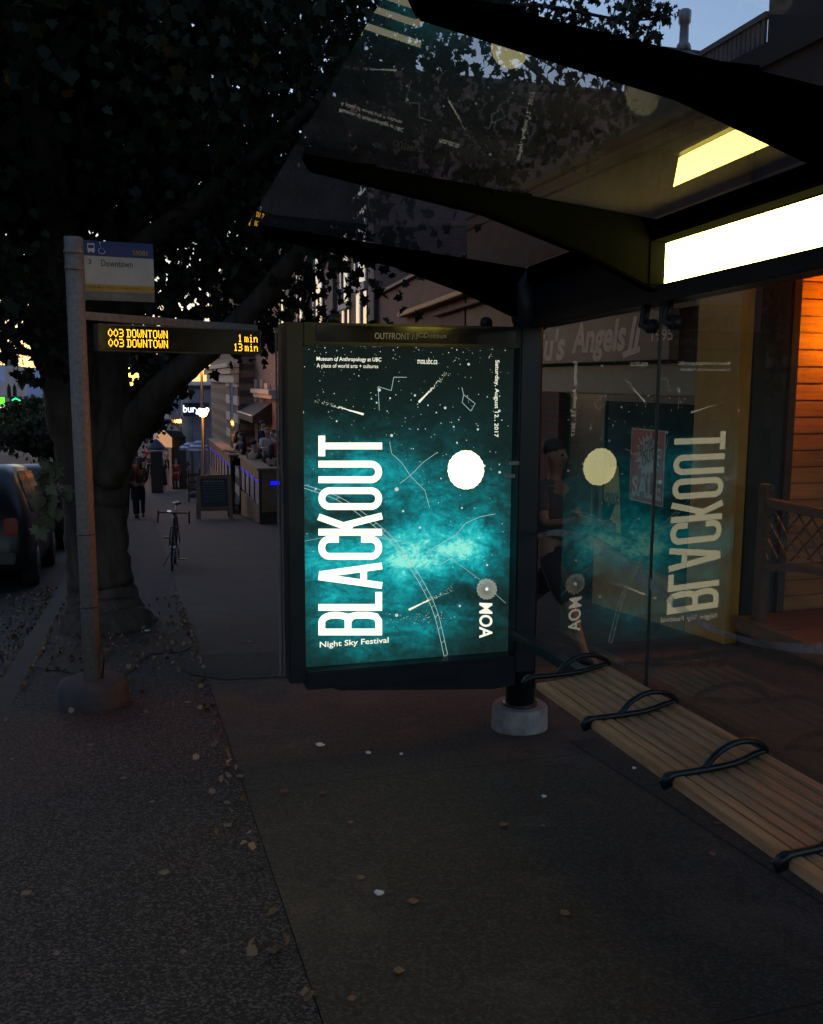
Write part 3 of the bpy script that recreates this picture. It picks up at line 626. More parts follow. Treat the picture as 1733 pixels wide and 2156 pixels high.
mb = MB(); mb.bar(fp(-.035, -.03, -.004), fp(-.04, 1.03, -.004), .035, .03, (0, 1, 0)); mb.bar(fp(-.22, .25, -.02), fp(-.04, .25, -.02), .03, .02); mb.bar(fp(-.22, .8, -.02), fp(-.04, .8, -.02), .03, .02); mb.build('flag_bracket', STEEL, PL)
# arrival display
A = PY(210, 737, FY+.0); B = PY(550, 745, FY+.42); C_ = PY(207, 683, FY)
ex = B-A; ex.z = 0; up = Vector((0, 0, C_.z-A.z)); nn = up.cross(ex).normalized()
if nn.y > 0: nn = -nn
dp = MB().prism([fp(-.004, -.04, -.002), fp(1.004, -.04, -.002), fp(1.004, 1.04, -.002), fp(-.004, 1.04, -.002)], -nn*.09).build('arrival_display', mat('grey display housing', (.13, .12, .115), .5, .2), PL, bevel=.003)
MB().poly([fp(.004, .01), fp(.996, .01), fp(.996, .99), fp(.004, .99)]).build('screen', mat('black display screen', (.010, .007, .005), .25), dp)
G = {'0': ('01110', '10001', '10001', '10001', '10001', '10001', '01110'), 'z': ('00100', '01010', '10001', '10001', '10001', '01010', '00100'), '3': ('11110', '00001', '00001', '01110', '00001', '00001', '11110'),
     'D': ('11110', '01001', '01001', '01001', '01001', '01001', '11110'), 'O': ('01110', '10001', '10001', '10001', '10001', '10001', '01110'), 'W': ('10001', '10001', '10001', '10101', '10101', '10101', '01010'),
     'N': ('10001', '11001', '11001', '10101', '10011', '10011', '10001'), 'T': ('11111', '00100', '00100', '00100', '00100', '00100', '00100'), '1': ('00100', '01100', '00100', '00100', '00100', '00100', '01110'),
     'm': ('00000', '00000', '11010', '10101', '10101', '10101', '10101'), 'i': ('00100', '00000', '01100', '00100', '00100', '00100', '01110'), 'n': ('00000', '00000', '10110', '11001', '10001', '10001', '10001')}
mb = MB(); pit = .00515
def led(t, u, v):
    for ch in t:
        if ch == ' ': u += pit*2.4; continue
        for r_, row in enumerate(G[ch]):
            for c_, bit in enumerate(row):
                if bit == '1':
                    a = u+c_*pit; b = v-(r_+1)*.047; mb.poly([fp(a, b, .001), fp(a+pit*.86, b, .001), fp(a+pit*.86, b+.040, .001), fp(a, b+.040, .001)])
        u += pit*6
led('zz3 DOWNTOWN', .05, .86); led('zz3 DOWNTOWN', .05, .47)
led('1 min', .845, .82); led('13 min', .815, .43)
mb.build('amber_lettering', emit('amber light dots', (1, .48, .02), 3.0), dp)
mb = MB(); mb.bar(fp(-.14, 1.35, -.05), fp(.99, 1.10, -.05), .05, .05); mb.bar(fp(-.14, 1.3, -.05), fp(-.14, .1, -.05), .03, .03); mb.build('display_arm', STEEL, PL)
# ------------------------------------------------------------------ shop with the painted sign
XF = 4.65
OCHRE = mat('ochre painted wall', (.40, .24, .055), .75, 0, .18, 5, .2, 60)
BROWN = mat('dark brown stucco', (.085, .058, .046), .9, 0, .25, 4, .4, 70)
GREENT = mat('grey green trim', (.16, .19, .16), .6, 0, .2, 6)
DGREEN = mat('dark green trim', (.030, .045, .042), .6, 0, .25, 8)
DGLASS = mat('dark shop glass', (.006, .008, .009), .05, 0, .1, 3)
SHOP = thing('shop_building', 'single storey shop with ochre corner pillar, dark window and hand painted sign', 'shop', (6, 10, zg(10)))
Z0 = zg(13.2)-.1
MB().box(XF+.12, 12, 6.75, 13.16, Z0, 3.85).build('wall', BROWN, SHOP)
mb = MB(); mb.box(XF, XF+.119, 6.62, 7.22, Z0, 2.6); mb.build('corner_pillar', OCHRE, SHOP)
mb = MB(); mb.box(XF+.004, XF+.119, 7.222, 13.15, 2.24, 3.845); mb.box(XF+.004, XF+.119, 6.62, 7.22, 2.603, 3.845); mb.build('fascia_wall', mat('brown ochre stucco', (.15, .10, .055), .85, 0, .3, 4), SHOP)
mb = MB(); mb.box(XF-.06, XF+.3, 6.60, 13.2, 3.852, 3.95); mb.box(XF-.02, XF+.2, 6.61, 13.18, 3.70, 3.80); mb.build('cornice', BROWN, SHOP, bevel=.01)
MB().box(XF+.01, XF+.118, 7.222, 13.14, 1.47, 1.76).build('lintel', GREENT, SHOP, bevel=.01)
RISER = mat('worn yellow riser', (.30, .19, .055), .6, 0, .3, 4)
mb = MB(); y0, y1 = 7.222, 9.0; mb.prism([(XF, y0, zg(y0)-.1), (XF, y1, zg(y1)-.1), (XF, y1, -.10), (XF, y0, -.24)], (.1, 0, 0)); mb.build('riser', RISER, SHOP, bevel=.01)
WN = MB().box(XF+.05, XF+.112, 7.26, 8.92, -.1, 1.465).build('window_pane', DGLASS, SHOP)
mb = MB(); mb.box(XF+.03, XF+.115, 7.225, 7.262, -.2, 1.468); mb.box(XF+.03, XF+.115, 8.90, 8.98, -.2, 1.468); mb.box(XF+.03, XF+.115, 7.262, 8.9, 1.40, 1.468); mb.build('window_frame', DGREEN, WN)
DR = MB().box(XF+.06, XF+.115, 8.985, 9.9, zg(9.5), 1.465).build('door', mat('dark door', (.02, .022, .024), .3), SHOP)
mb = MB(); mb.bar((XF+.03, 9.12, -.1), (XF+.03, 9.12, .45), .02, .02); mb.build('handle', STEEL, DR)
MB().box(XF-.02, XF+.118, 9.905, 10.6, Z0, 1.465).build('brick_pier', masonry('dark red brick pier', (.16, .035, .028), (.11, .028, .024), (.09, .08, .075)), SHOP)
MB().box(XF+.06, XF+.118, 10.602, 13.14, Z0, 1.465).build('side_window', DGLASS, SHOP)
SB = MB().box(XF-.10, XF-.002, 7.5, 12.6, 1.79, 2.235).build('shop_sign', mat('dark brown sign board', (.10, .070, .052), .6, 0, .3, 4, stretch=(1, .3, 3)), SHOP, bevel=.008)
SIGNT = mat('pale painted letters', (.62, .48, .39), .6, 0, .2, 9)
xs = XF-.1015
def sgn(mb, t, ya, yb, z0, z1, **k): text(mb, t, (xs, ya, z0), (0, yb-ya, 0), (0, 0, z1-z0), **k)
yl = lambda x: PX(x, 720, xs).y
mb = MB(); sgn(mb, "Liu's", yl(1118), yl(1190), 1.82, 2.17, bold=.03, shear=.2); sgn(mb, 'Angels', yl(1204), yl(1318), 1.795, 2.205, bold=.035, shear=.2); sgn(mb, 'II', yl(1322), yl(1352), 1.88, 2.20, bold=.03, shear=.3)
mb.bar((xs, yl(1312), 1.845), (xs, yl(1349), 1.90), .003, .06)
sgn(mb, '1995', yl(1372), yl(1416), 1.96, 2.06); mb.build('lettering', SIGNT, SB)
# posters on the window
SPO = thing('sale_poster', 'dark red SALE poster with a pale starburst taped to the shop window', 'poster', (XF+.045, 8.03, .5))
ya, yb, za, zb = 8.36, 7.73, .44, 1.15; xp = XF+.044
MB().box(xp, xp+.004, yb, ya, za, zb).build('poster_sheet', mat('dull red print', (.30, .030, .036), .5), SPO)
mb = MB()
for (a, b, c, d) in ((yb, ya, za, za+.015), (yb, ya, zb-.015, zb), (yb, yb+.015, za, zb), (ya-.015, ya, za, zb)): mb.poly([(xp-.002, a, c), (xp-.002, b, c), (xp-.002, b, d), (xp-.002, a, d)])
mb.build('border', mat('pale print border', (.36, .33, .34), .5), SPO)
mb = MB(); yc, zc = (ya+yb)/2-.02, .90; r2 = random.Random(3); PALE = mat('pale print', (.42, .42, .44), .5)
mb.poly([(xp-.002, yc-(.27 if k % 2 == 0 else .175)*r2.uniform(.85, 1.05)*math.cos(2*math.pi*k/36), zc+(.25 if k % 2 == 0 else .165)*r2.uniform(.85, 1.05)*math.sin(2*math.pi*k/36)) for k in range(36)]); mb.build('starburst', PALE, SPO)
mb = MB(); text(mb, 'BLOW', (xp-.004, yc+.145, zc-.02), (0, -.24, .11), (0, .025, .10), bold=.02); text(mb, 'OUT', (xp-.004, yc+.10, zc-.12), (0, -.22, .10), (0, .025, .11), bold=.02); mb.build('lettering', mat('dark print', (.06, .02, .03), .5), SPO)
mb = MB(); text(mb, 'SALE', (xp-.003, ya-.05, za+.05), (0, -(ya-yb-.09), 0), (0, 0, .20), bold=.035); mb.build('large_lettering', PALE, SPO)
YPO = thing('yellow_poster', 'torn yellow arrow-shaped poster low on the shop window', 'poster', (XF+.045, 8.6, .0))
YEL = mat('dull yellow paper', (.36, .33, .035), .6)
q = [PX(*p, xp) for p in ((1302, 982), (1307, 1125), (1277, 1112), (1296, 1062), (1262, 1052), (1276, 985))]
MB().prism(q, (.004, 0, 0)).build('poster_sheet', YEL, YPO)
mb = MB(); a = PX(1275, 1066, xp-.002); b = PX(1303, 1064, xp-.002); c = PX(1275, 1036, xp-.002); text(mb, 'rance', a, b-a, c-a, bold=.02); mb.build('lettering', INK, YPO)
# ------------------------------------------------------------------ timber clad building next door
TB = thing('timber_clad_building', 'building with a lamplit orange timber porch wall and overhanging dark upper floor', 'building', (7, 4, zg(4)))
TIM = wood('varnished timber boards', (.28, .115, .035), (.50, .24, .085), 0, .4, .6)
mb = MB(); bh = .138; z = -.62; yw = 6.70; i = 0
while z < 2.62:
    mb.box(5.16, 9.2, yw, yw+.045, z, z+bh-.006); z += bh
mb.build('timber_wall', TIM, TB, bevel=.006)
MB().box(5.13, 9.2, 6.746, 6.749, -.7, 2.7).build('timber_backing', BLACK, TB)
mb = MB(); mb.box(XF+.122, 5.155, 6.60, 6.745, Z0, 2.62); mb.build('corner_board', mat('dark green corner board', (.018, .026, .025), .6, 0, .3, 7), TB)
mb = MB(); mb.box(5.09, 5.158, 6.56, 6.598, -.65, 2.6); mb.build('edge_trim', mat('brown edge trim', (.05, .03, .02), .5), TB)
mb = MB(); z = PY(1640, 586, 6.6).z+.03
for k in range(24): mb.box(4.7+k*.19, 4.7+k*.19+.184, 2.0, 6.695, z, z+.03)
mb.build('soffit', wood('soffit boards', (.16, .07, .025), (.28, .14, .05), 1, .5), TB)
MB().box(XF, 12, 1.0, 8.15, 3.953, 4.12).build('eave', mat('dark eave board', (.04, .034, .032), .8), TB)
mb = MB(); mb.box(XF+.03, 12, 1.0, 6.74, z+.031, 3.952); mb.box(XF+.2, 12, 6.74, 8.1, 3.952, 4.0); mb.build('upper_wall', mat('dark upper cladding', (.055, .047, .045), .85, 0, .3, 3), TB)
MB().box(9.2, 12, 1.0, 6.7, Z0, z+.03).build('rear_wall', BROWN, TB)
mb = MB(); q0 = PX(1617, 60, XF+.05); mb.box(XF+.05, 10, 1.0, q0.y, 4.121, 7.5); mb.build('upper_block', mat('dark grey render', (.05, .047, .047), .9, 0, .2, 3), TB)
DK = thing('porch_deck', 'weathered raised timber porch deck beside the shelter', 'deck', (6, 4, zg(4)))
mb = MB()
for k in range(9):
    y1 = 6.55-k*.5; za_ = -.30
    mb.box(4.72, 9, y1-.49, y1, za_-.03, za_)
mb.build('deck_boards', wood('deck boards', (.05, .035, .025), (.12, .085, .06), 0, .7), DK)
mb = MB(); mb.box(4.68, 4.717, 2.05, 6.55, -.42, -.295); mb.build('edge_board', wood('deck edge board', (.09, .055, .03), (.17, .11, .06), 1, .6), DK, bevel=.006)
mb = MB(); mb.box(4.70, 4.74, 2.1, 6.54, -.75, -.425); mb.build('skirt', mat('dark skirt board', (.03, .024, .02), .8), DK)
LF = thing('lattice_fence', 'low brown wooden fence with diamond lattice panels along the porch', 'fence', (4.78, 5, -.3))
FW = wood('stained fence wood', (.055, .036, .024), (.12, .08, .05), 1, .6)
for y in (6.38, 4.9, 3.4): MB().box(4.75, 4.84, y-.045, y+.045, -.295, .80).build('post', FW, LF, bevel=.006)
for y0, y1 in ((3.445, 4.855), (4.945, 6.335)):
    mb = MB(); mb.box(4.755, 4.835, y0, y1, .62, .69); mb.build('top_rail', FW, LF, bevel=.005)
    mb = MB(); n = 14
    for k in range(n): 
        t0 = k/n; t1 = (k+1)/n; f = lambda t: .10+.10*(1-4*(t-.5)**2)
        mb.prism([(4.765, y0+(y1-y0)*t0, f(t0)), (4.765, y0+(y1-y0)*t1, f(t1)), (4.765, y0+(y1-y0)*t1, f(t1)+.06), (4.765, y0+(y1-y0)*t0, f(t0)+.06)], (.05, 0, 0))
    mb.build('bottom_rail', FW, LF)
    mb = MB()
    for s, xx in ((1, 4.785), (-1, 4.795)):
        for k in range(-4, 14):
            a = y0+k*.145; pts = []
            for t in np.linspace(0, 1, 12):
                y = a+t*.46; zz = (.16+t*.46) if s > 0 else (.62-t*.46)
                u = (y-y0)/(y1-y0)
                if 0 <= u <= 1 and zz > .16+.10*(1-4*(u-.5)**2): pts.append((xx, y, zz))
            if len(pts) > 1: mb.bar(pts[0], pts[-1], .006, .016, (1, 0, 0))
    mb.build('lattice', FW, LF)
WLm = thing('wall_lamp', 'small orange porch lamp on the timber wall', 'lamp', (6.3, 6.62, 2.05))
mb = MB(); mb.box(6.23, 6.37, 6.66, 6.698, 1.95, 2.2); mb.build('back_plate', BLACK, WLm, bevel=.005)
mb = MB(); mb.box(6.08, 6.52, 6.36, 6.372, 1.86, 2.32); mb.box(6.068, 6.08, 6.36, 6.52, 1.86, 2.32); mb.build('added_spill_shield', BLACK, WLm)  # unseen plates added to keep the lamp's spill off the sidewalk
mb = MB(); mb.lathe((6.3, 6.53, 1.93), [(.16, 0), (.17, .01), (.16, .02)], 20); mb.build('added_light_cutoff', BLACK, WLm)  # unseen disc added under the lamp to cut its light off lower down
mb = MB(); mb.lathe((6.3, 6.57, 1.98), [(.05, 0), (.065, .03), (.065, .15), (.05, .18)], 16); mb.build('lamp_shade', emit('orange porch lamp', (1, .27, .004), 2000), WLm)
# roof furniture above the shop
CH = thing('roof_vent', 'tall metal flue pipe with a flared cap on the shop roof', 'flue pipe', tuple(PY(1438, 128, 9.0)))
p = PY(1438, 131, 9.0); s = 1/213.
mb = MB(); mb.lathe(p, [(.20, -.2), (.19, 0), (.13, 12*s), (.06, 22*s)], 24); mb.build('flashing', mat('lead flashing', (.16, .16, .17), .6), CH)
mb = MB(); mb.lathe(p, [(17*s, 20*s), (16*s, 30*s), (14*s, 36*s), (10*s, 40*s), (9.5*s, 75*s), (13*s, 80*s), (13.5*s, 103*s), (10*s, 107*s)], 24); mb.build('flue', mat('weathered zinc', (.34, .33, .33), .5, .4, .3, 12), CH)
mb = MB(); a = PY(1355, 127, 9.02); b = PY(1530, 153, 9.02); mb.box(a.x, b.x+2, 9.0, 9.4, b.z-.7, b.z+.08); mb.box(a.x, b.x+2, 8.95, 9.45, b.z+.083, b.z+.16)
solo(mb, 'roof_parapet', mat('grey parapet coping', (.2, .195, .19), .8, 0, .25, 5), 'low grey parapet under the flue pipe on the shop roof', 'parapet')
RR = thing('roof_railing', 'wooden railing with narrow upright slats on the roof terrace', 'railing', (4.75, 7, 4.12))
a = PX(1475, 116, 4.75); b = PX(1618, 30, 4.75); RW = mat('grey railing wood', (.20, .18, .165), .8, 0, .3, 8)
mb = MB(); mb.bar(a, b, .05, .045); mb.build('top_rail', RW, RR)
for k in range(15):
    t = (k+.3)/15; p = a+(b-a)*t; mb = MB(); mb.box(p.x-.012, p.x+.012, p.y-.022, p.y+.022, 4.118, p.z-.024); mb.build('slat', RW, RR)
# ------------------------------------------------------------------ stucco, brick and stone buildings further down
SU = thing('stucco_building', 'plain dark red-brown building with a sloping coping and ochre cornice moulding', 'building', (6, 16, zg(16)))
STU = mat('red brown stucco', (.12, .062, .05), .9, 0, .3, 3, .3, 60)
zb = zg(19)-.1; mb = MB(); mb.box(XF, 12, 13.21, 18.75, zb, 2.9); mb.prism([(XF, 13.21, 2.9), (XF, 18.75, 2.9), (XF, 18.75, PX(775, 634, XF).z), (XF, 13.21, PX(870, 582, XF).z+.08)], (7, 0, 0)); mb.build('wall', STU, SU)
mb = MB(); a = PX(773, 632, XF-.03); b = PX(905, 563, XF-.03); mb.bar(a, b, .10, .05); mb.build('coping', mat('pale coping', (.2, .15, .13), .8), SU)
MOLD = mat('ochre moulding', (.34, .19, .075), .7)
mb = MB(); mb.bar(PX(845, 664, XF-.08), PX(985, 613, XF-.08), .16, .075); mb.build('moulding', MOLD, SU, bevel=.01)
mb = MB(); mb.bar(PX(915, 664, XF-.05), PX(1028, 628, XF-.05), .08, .05); mb.bar(PX(985, 613, XF-.05), PX(1098, 667, XF-.05), .08, .05); mb.build('moulding', STU, SU, bevel=.01)
BR = thing('brick_building', 'tall dark brick building with pale window sills and a dark awning', 'building', (8, 27, zg(27)))
BRK = masonry('dark pink brick', (.19, .10, .09), (.14, .075, .07), (.16, .13, .12), .22, .075, .01)
zb = zg(38)-.1; MB().box(XF, 14, 18.8, 37.95, zb, 7.6).build('wall', BRK, BR)
STONE = mat('pale sandstone', (.44, .39, .33), .85, 0, .25, 6, .3, 50)
mb = MB()
for px in (704, 790, 612, 650): y = PX(px, 620, XF).y; mb.box(XF-.09, XF-.002, y-.24, y+.24, zb, 7.5)
mb.build('pilaster', mat('dark stone pilaster', (.10, .085, .08), .9), BR)
WG = mat('sky reflecting window glass', (.01, .012, .015), .03, 0, .1, 3, spec=.8)
for pxa, pxb, yt, ysill in ((722, 737, 585, 640), (752, 774, 545, 600), (664, 682, 600, 690), (592, 601, 600, 700), (630, 640, 600, 690)):
    ya = PX(pxb, ysill, XF).y; yb = PX(pxa, ysill, XF).y; zsill = PX((pxa+pxb)/2, ysill, XF).z; ztop = zsill+2.1
    f = MB().box(XF-.025, XF-.003, ya, yb, zsill-1.6, ztop).build('window', WG, BR)
    mb = MB(); mb.box(XF-.10, XF-.027, ya-.08, yb+.08, zsill-.12, zsill+.03); mb.build('sill', STONE, f); MB().box(XF-.10, XF-.027, ya-.06, yb+.06, ztop, ztop+.12).build('lintel', STONE, f)
    mb = MB()
    for k in (0, .5, 1): yy = ya+(yb-ya)*k; mb.box(XF-.06, XF-.028, yy-.05, yy+.05, zsill-1.6 if k == .5 else zsill+.032, ztop-.002 if k != .5 else zsill-.122)
    mb.build('frame', PWHITE, f)
aw = MB(); aw.prism([(4.0, 33.2, .35), (4.64, 33.2, .80), (4.64, 33.2, .35)], (0, 4.6, 0)); aw.box(3.96, 4.64, 33.15, 37.85, .10, .34); aw.build('awning', mat('black awning', (.015, .014, .016), .8), BR)
mb = MB(); mb.bar((3.95, 33.14, .35), (3.95, 37.86, .35), .04, .04); mb.build('awning_rail', PWHITE, BR)
mb = MB()
for px in (543, 557): y = PX(px, 900, XF).y; mb.bar((XF-.06, y, zb), (XF-.06, y, 1.6), .10, .10)
mb.build('downpipe', mat('pale pipe', (.34, .30, .29), .6), BR)
mb = MB()
for k in range(9):
    if k % 2 == 0: mb.box(XF-.12, XF-.003, 33.5, 34.3, -2.6+k*.45, -2.6+(k+1)*.45)
mb.box(XF-.35, XF-.003, 31.5, 36.5, 1.1, 1.25); mb.box(XF-.25, XF-.003, 31.5, 36.5, .95, 1.095); mb.build('quoin', STONE, BR)
ST = thing('stone_building', 'banded stone building with chequered pale quoins beside the sidewalk terrace', 'building', (7, 45, zg(45)))
zb = zg(52)-.1; BAND = stripes('banded stone', (.15, .13, .115), (.055, .048, .045), .52, .5)
MB().box(4.04, 12, 38, 52, zb, 6.5).build('wall', BAND, ST)
for y0 in (38.02, 41.2):
    mb = MB()
    for k in range(17):
        z0 = zb+k*.36
        if k % 2 == 0: mb.box(3.97, 4.038, y0, y0+1.7, z0, z0+.355)
    mb.build('quoin', STONE, ST)
for y0 in (38.03, 41.21):
    mb = MB()
    for k in range(17):
        z0 = zb+k*.36
        if k % 2 == 1: mb.box(3.99, 4.038, y0, y0+1.6, z0, z0+.355)
    mb.build('dark_quoin', BROWN, ST)
MB().box(4.0, 4.037, 39.9, 41.1, zb, 1.5).build('window', DGLASS, ST)
mb = MB(); mb.box(3.55, 4.036, 37.7, 52, 2.05, 2.22); mb.box(3.68, 4.036, 37.8, 52, 1.80, 2.047); mb.box(3.82, 4.036, 37.9, 52, 1.45, 1.797); mb.build('cornice', STONE, ST, bevel=.02)
# restaurant with the lit name board, far pavilion, far blocks
BG = thing('restaurant_building', 'lilac-grey restaurant building with striped pale upper windows', 'building', (5, 66, zg(66)))
zb = zg(76)-.2; tz = PY(420, 818, 61).z; LIL = mat('lilac grey render', (.20, .17, .23), .85, 0, .2, 2)
MB().box(3.55, 12, 61, 80, zb, tz).build('wall', LIL, BG)
mb = MB(); mb.box(2.95, 3.54, 61.2, 80, zb, tz-.25); mb.build('bay', mat('pale bay render', (.42, .37, .36), .8), BG)
mb = MB()
for k in range(9): y = 61.6+k*2; mb.box(2.90, 2.948, y, y+1.1, zb+2.5, tz-.5)
mb.build('window_strip', DGLASS, BG)
mb = MB(); mb.box(2.85, 12.1, 60.9, 80, tz+.003, tz+.2); mb.build('roof', mat('dark roofing', (.03, .03, .035), .8), BG)
a = PY(385, 877, 60); b = PY(441, 877, 60); c = PY(385, 848, 60)
NB = thing('name_board', 'dark projecting board with white lit lettering above the far sidewalk', 'sign', tuple(a))
MB().box(a.x, b.x, 60, 60.25, a.z, c.z).build('board', mat('navy sign board', (.02, .02, .05), .6), NB)
mb = MB(); o = PY(386, 873, 59.98); e = PY(441, 873, 59.98)-o; e.z = 0; text(mb, 'burgoo', o, e, (0, 0, PY(386, 853, 59.98).z-o.z), bold=.012); mb.build('lettering', emit('white lit letters', (.75, .85, 1), 2.4), NB)
mb = MB(); mb.bar((b.x-.02, 60.12, a.z+.6), (3.6, 61.05, a.z+.6), .06, .06); mb.build('bracket', BLACK, NB)
PV = thing('cafe_pavilion', 'small street cafe pavilion with a warm self-glowing gable and dark flat roof', 'pavilion', tuple(PY(360, 945, 56)))
a = PY(332, 940, 56); b = PY(392, 940, 56); zt = PY(350, 906, 56).z; zm = PY(345, 922, 56).z; zg_ = zg(57)
mb = MB(); ap = PY(345, 906, 56); e1 = PY(362, 924, 56); mb.prism([(a.x, 56, zm-.5), (e1.x, 56, zm-.55), (e1.x, 56, zm), (ap.x, 56, zt), (a.x, 56, zm+.1)], (0, .3, 0)); mb.build('gable', emit('self glowing gable board', (1, .50, .26), .55), PV)  # gable emits by itself in place of warm light falling on it
mb = MB(); q1 = PY(345, 905, 55.9); q2 = PY(380, 908, 55.9); q3 = PY(393, 922, 55.9); q4 = PY(360, 920, 55.9); mb.prism([q1, q2, q3, q4], (0, 6, 0)); mb.build('roof', mat('dark pavilion roof', (.03, .028, .03), .8), PV)
mb = MB(); mb.box(e1.x, b.x, 56.3, 61.5, zg(62), q4.z-.1); mb.build('wall', mat('dark pavilion wall', (.05, .035, .03), .8), PV)
for x in (a.x+.05, e1.x): MB().box(x-.05, x+.05, 56.02, 56.12, zg(56), zm-.56).build('post', BLACK, PV)
def block(name, label, x0, x1, yt, Y, D, m, win=None):
    a = PY(x0, yt, Y); b = PY(x1, yt, Y); t = thing(name, label, 'building', ((a.x+b.x)/2, Y+D/2, zg(Y)-.3))
    z0 = zg(Y+D)-2; MB().box(a.x, b.x, Y, Y+D, z0, a.z).build('wall', m, t)
    MB().box(a.x-.2, b.x+.2, Y-.2, Y+D, a.z+.003, a.z+.3).build('roof', mat('roof edge', (.06, .06, .065), .8), t)
    if win:
        mb = MB(); nx, nz = win; w = (b.x-a.x)/nx; h = 3.2
        for i in range(nx):
            for k in range(nz): mb.box(a.x+w*(i+.25), a.x+w*(i+.75), Y-.03, Y-.003, a.z-h*(k+1)+.5, a.z-h*k-.9)
        mb.build('window', WG, t)
    return t
GRB = mat('blue grey metal cladding', (.16, .19, .22), .6, 0, .15, .4); PGB = mat('pale grey render', (.32, .31, .33), .8, 0, .2, .5); WMB = mat('warm grey render', (.20, .16, .15), .8, 0, .2, .5)
block('flat_roofed_building', 'flat-roofed blue-grey building at the foot of the street', 331, 386, 887, 115, 25, GRB, (4, 2))
t = block('gabled_building', 'pale gabled building rising above the flat-roofed one', 340, 384, 872, 150, 20, PGB)
mb = MB(); a = PY(340, 872, 150); b = PY(384, 872, 150); c = PY(352, 848, 150); mb.prism([(a.x, 150, a.z+.31), (b.x, 150, a.z+.31), (c.x, 150, c.z)], (0, 20, 0)); mb.build('gable', PGB, t)
block('low_far_building', 'low warm-grey building far down the left side of the street', -60, 60, 872, 190, 30, WMB, (10, 2))
block('white_far_building', 'pale narrow building behind the left street trees', 62, 82, 845, 240, 30, PGB, (2, 4))
block('dark_far_building', 'dark block closing the far end of the sidewalk', 255, 335, 893, 170, 30, WMB, (6, 2))
hl = MB(); hv = []; r2 = random.Random(4)
for k in range(61):
    u = k/60; x = -2200+u*5200; hz_ = 52+38*math.sin(u*9+1)+26*math.sin(u*23+.5)+r2.uniform(-9, 9)
    hv.append((x, hz_))
for y, f in ((2600, 0), (2900, .62), (3300, 1), (3900, .2)):
    for x, h in hv: hl.v.append((x, y+60*math.sin(x*.01), -90+(h+90)*f if f else -120))
n_ = len(hv)
for i in range(3):
    for k in range(n_-1): hl.f.append((i*n_+k, i*n_+k+1, (i+1)*n_+k+1, (i+1)*n_+k)); hl.sm.append(False)
hl.build('hills', mat('hills with painted haze', (.16, .19, .30), .95, 0, .25, .004), kind='structure')  # blue haze of distance is painted into the hill colour
CHU = thing('church_tower', 'pale stone church tower with a tall pointed spire', 'church', tuple(PY(30, 905, 300)))
a = PY(6, 905, 300); b = PY(56, 905, 300); zt = PY(30, 806, 300).z; mx = (a.x+b.x)/2; hw = (b.x-a.x)/2
CST = mat('church stone', (.30, .28, .29), .9, 0, .2, .3)
MB().box(a.x, b.x, 300, 300+2*hw, zg(320)-3, zt).build('tower', CST, CHU)
mb = MB(); zs_ = PY(26, 770, 300).z; mb.box(a.x+1.2, b.x-1.2, 301.2, 299+2*hw, zt, zs_); mb.build('belfry', CST, CHU)
mb = MB(); sp = PY(26, 706, 300); mb.lathe((mx-.3, 300+hw, zs_), [(hw*.62, 0), (hw*.36, (sp.z-zs_)*.45), (.05, sp.z-zs_)], 8); mb.build('spire', mat('slate spire', (.13, .14, .17), .8), CHU)
mb = MB()
for x in (mx-1.0, mx+.55): 
    zz = PY(30, 838, 300).z; mb.prism([(x-.5, 299.9, zz), (x+.5, 299.9, zz), (x+.5, 299.9, zz+3), (x, 299.9, zz+4.3), (x-.5, 299.9, zz+3)], (0, .08, 0))
mb.build('lancet_window', DGLASS, CHU)
# ------------------------------------------------------------------ trees
LF0 = np.array([(0, -.5), (.10, -.28), (.42, -.34), (.30, -.12), (.5, .10), (.26, .12), (.20, .30), (0, .55), (-.20, .30), (-.26, .12), (-.5, .10), (-.30, -.12), (-.42, -.34), (-.10, -.28)])
LF1 = np.array([(0, -.5), (.3, -.3), (.5, .1), (0, .55), (-.5, .1), (-.3, -.3)])
def leaves(name, C, size, mt, parent=None, shape=LF0, droop=.5, kind=None):
    N = len(C); C = np.asarray(C, float); s = size*rng.uniform(.65, 1.25, N)
    n = rng.normal(size=(N, 3)); n[:, 2] = np.abs(n[:, 2])*.7; n /= np.linalg.norm(n, axis=1)[:, None]
    t = rng.normal(size=(N, 3)); t[:, 2] -= droop*2; t -= n*(t*n).sum(1)[:, None]; t /= np.linalg.norm(t, axis=1)[:, None]
    b = np.cross(n, t); k = len(shape)
    fold = np.abs(shape[:, 0])[None, :, None]*.28*n[:, None, :]
    V = C[:, None, :] + (b[:, None, :]*shape[None, :, 0, None] + t[:, None, :]*shape[None, :, 1, None] + fold)*s[:, None, None]
    o_ = ORG.get(parent, Vector((0, 0, 0))); V = V.reshape(-1, 3)-np.array(o_)
    me = bpy.data.meshes.new(name); me.vertices.add(N*k); me.vertices.foreach_set('co', V.ravel())
    me.loops.add(N*k); me.loops.foreach_set('vertex_index', np.arange(N*k)); me.polygons.add(N)
    me.polygons.foreach_set('loop_start', np.arange(N)*k); me.polygons.foreach_set('loop_total', np.full(N, k)); me.update(calc_edges=True); me.validate()
    me.materials.append(mt); o = bpy.data.objects.new(name, me); COL.objects.link(o)
    if parent: o.parent = parent
    ORG[o] = o_; return props(o, kind=kind)
def clumps(c, r, n, per, cr_, keep=lambda p: True, shell=.25):
    out = []; c = np.array(c); r = np.array(r); i = 0
    while i < n:
        d = rng.normal(size=3); d /= np.linalg.norm(d); p = c+d*r*(shell+(1-shell)*rng.random()**.5)
        if not keep(p): i += 1; continue
        out.append(p+rng.normal(size=(per, 3))*np.array([cr_, cr_, cr_*.75])); i += 1
    return np.concatenate(out)
TR = thing('street_tree', 'big leafy maple with a forked furrowed trunk behind the bus stop pole', 'tree', (-.35, 9.6, zg(9.6)))
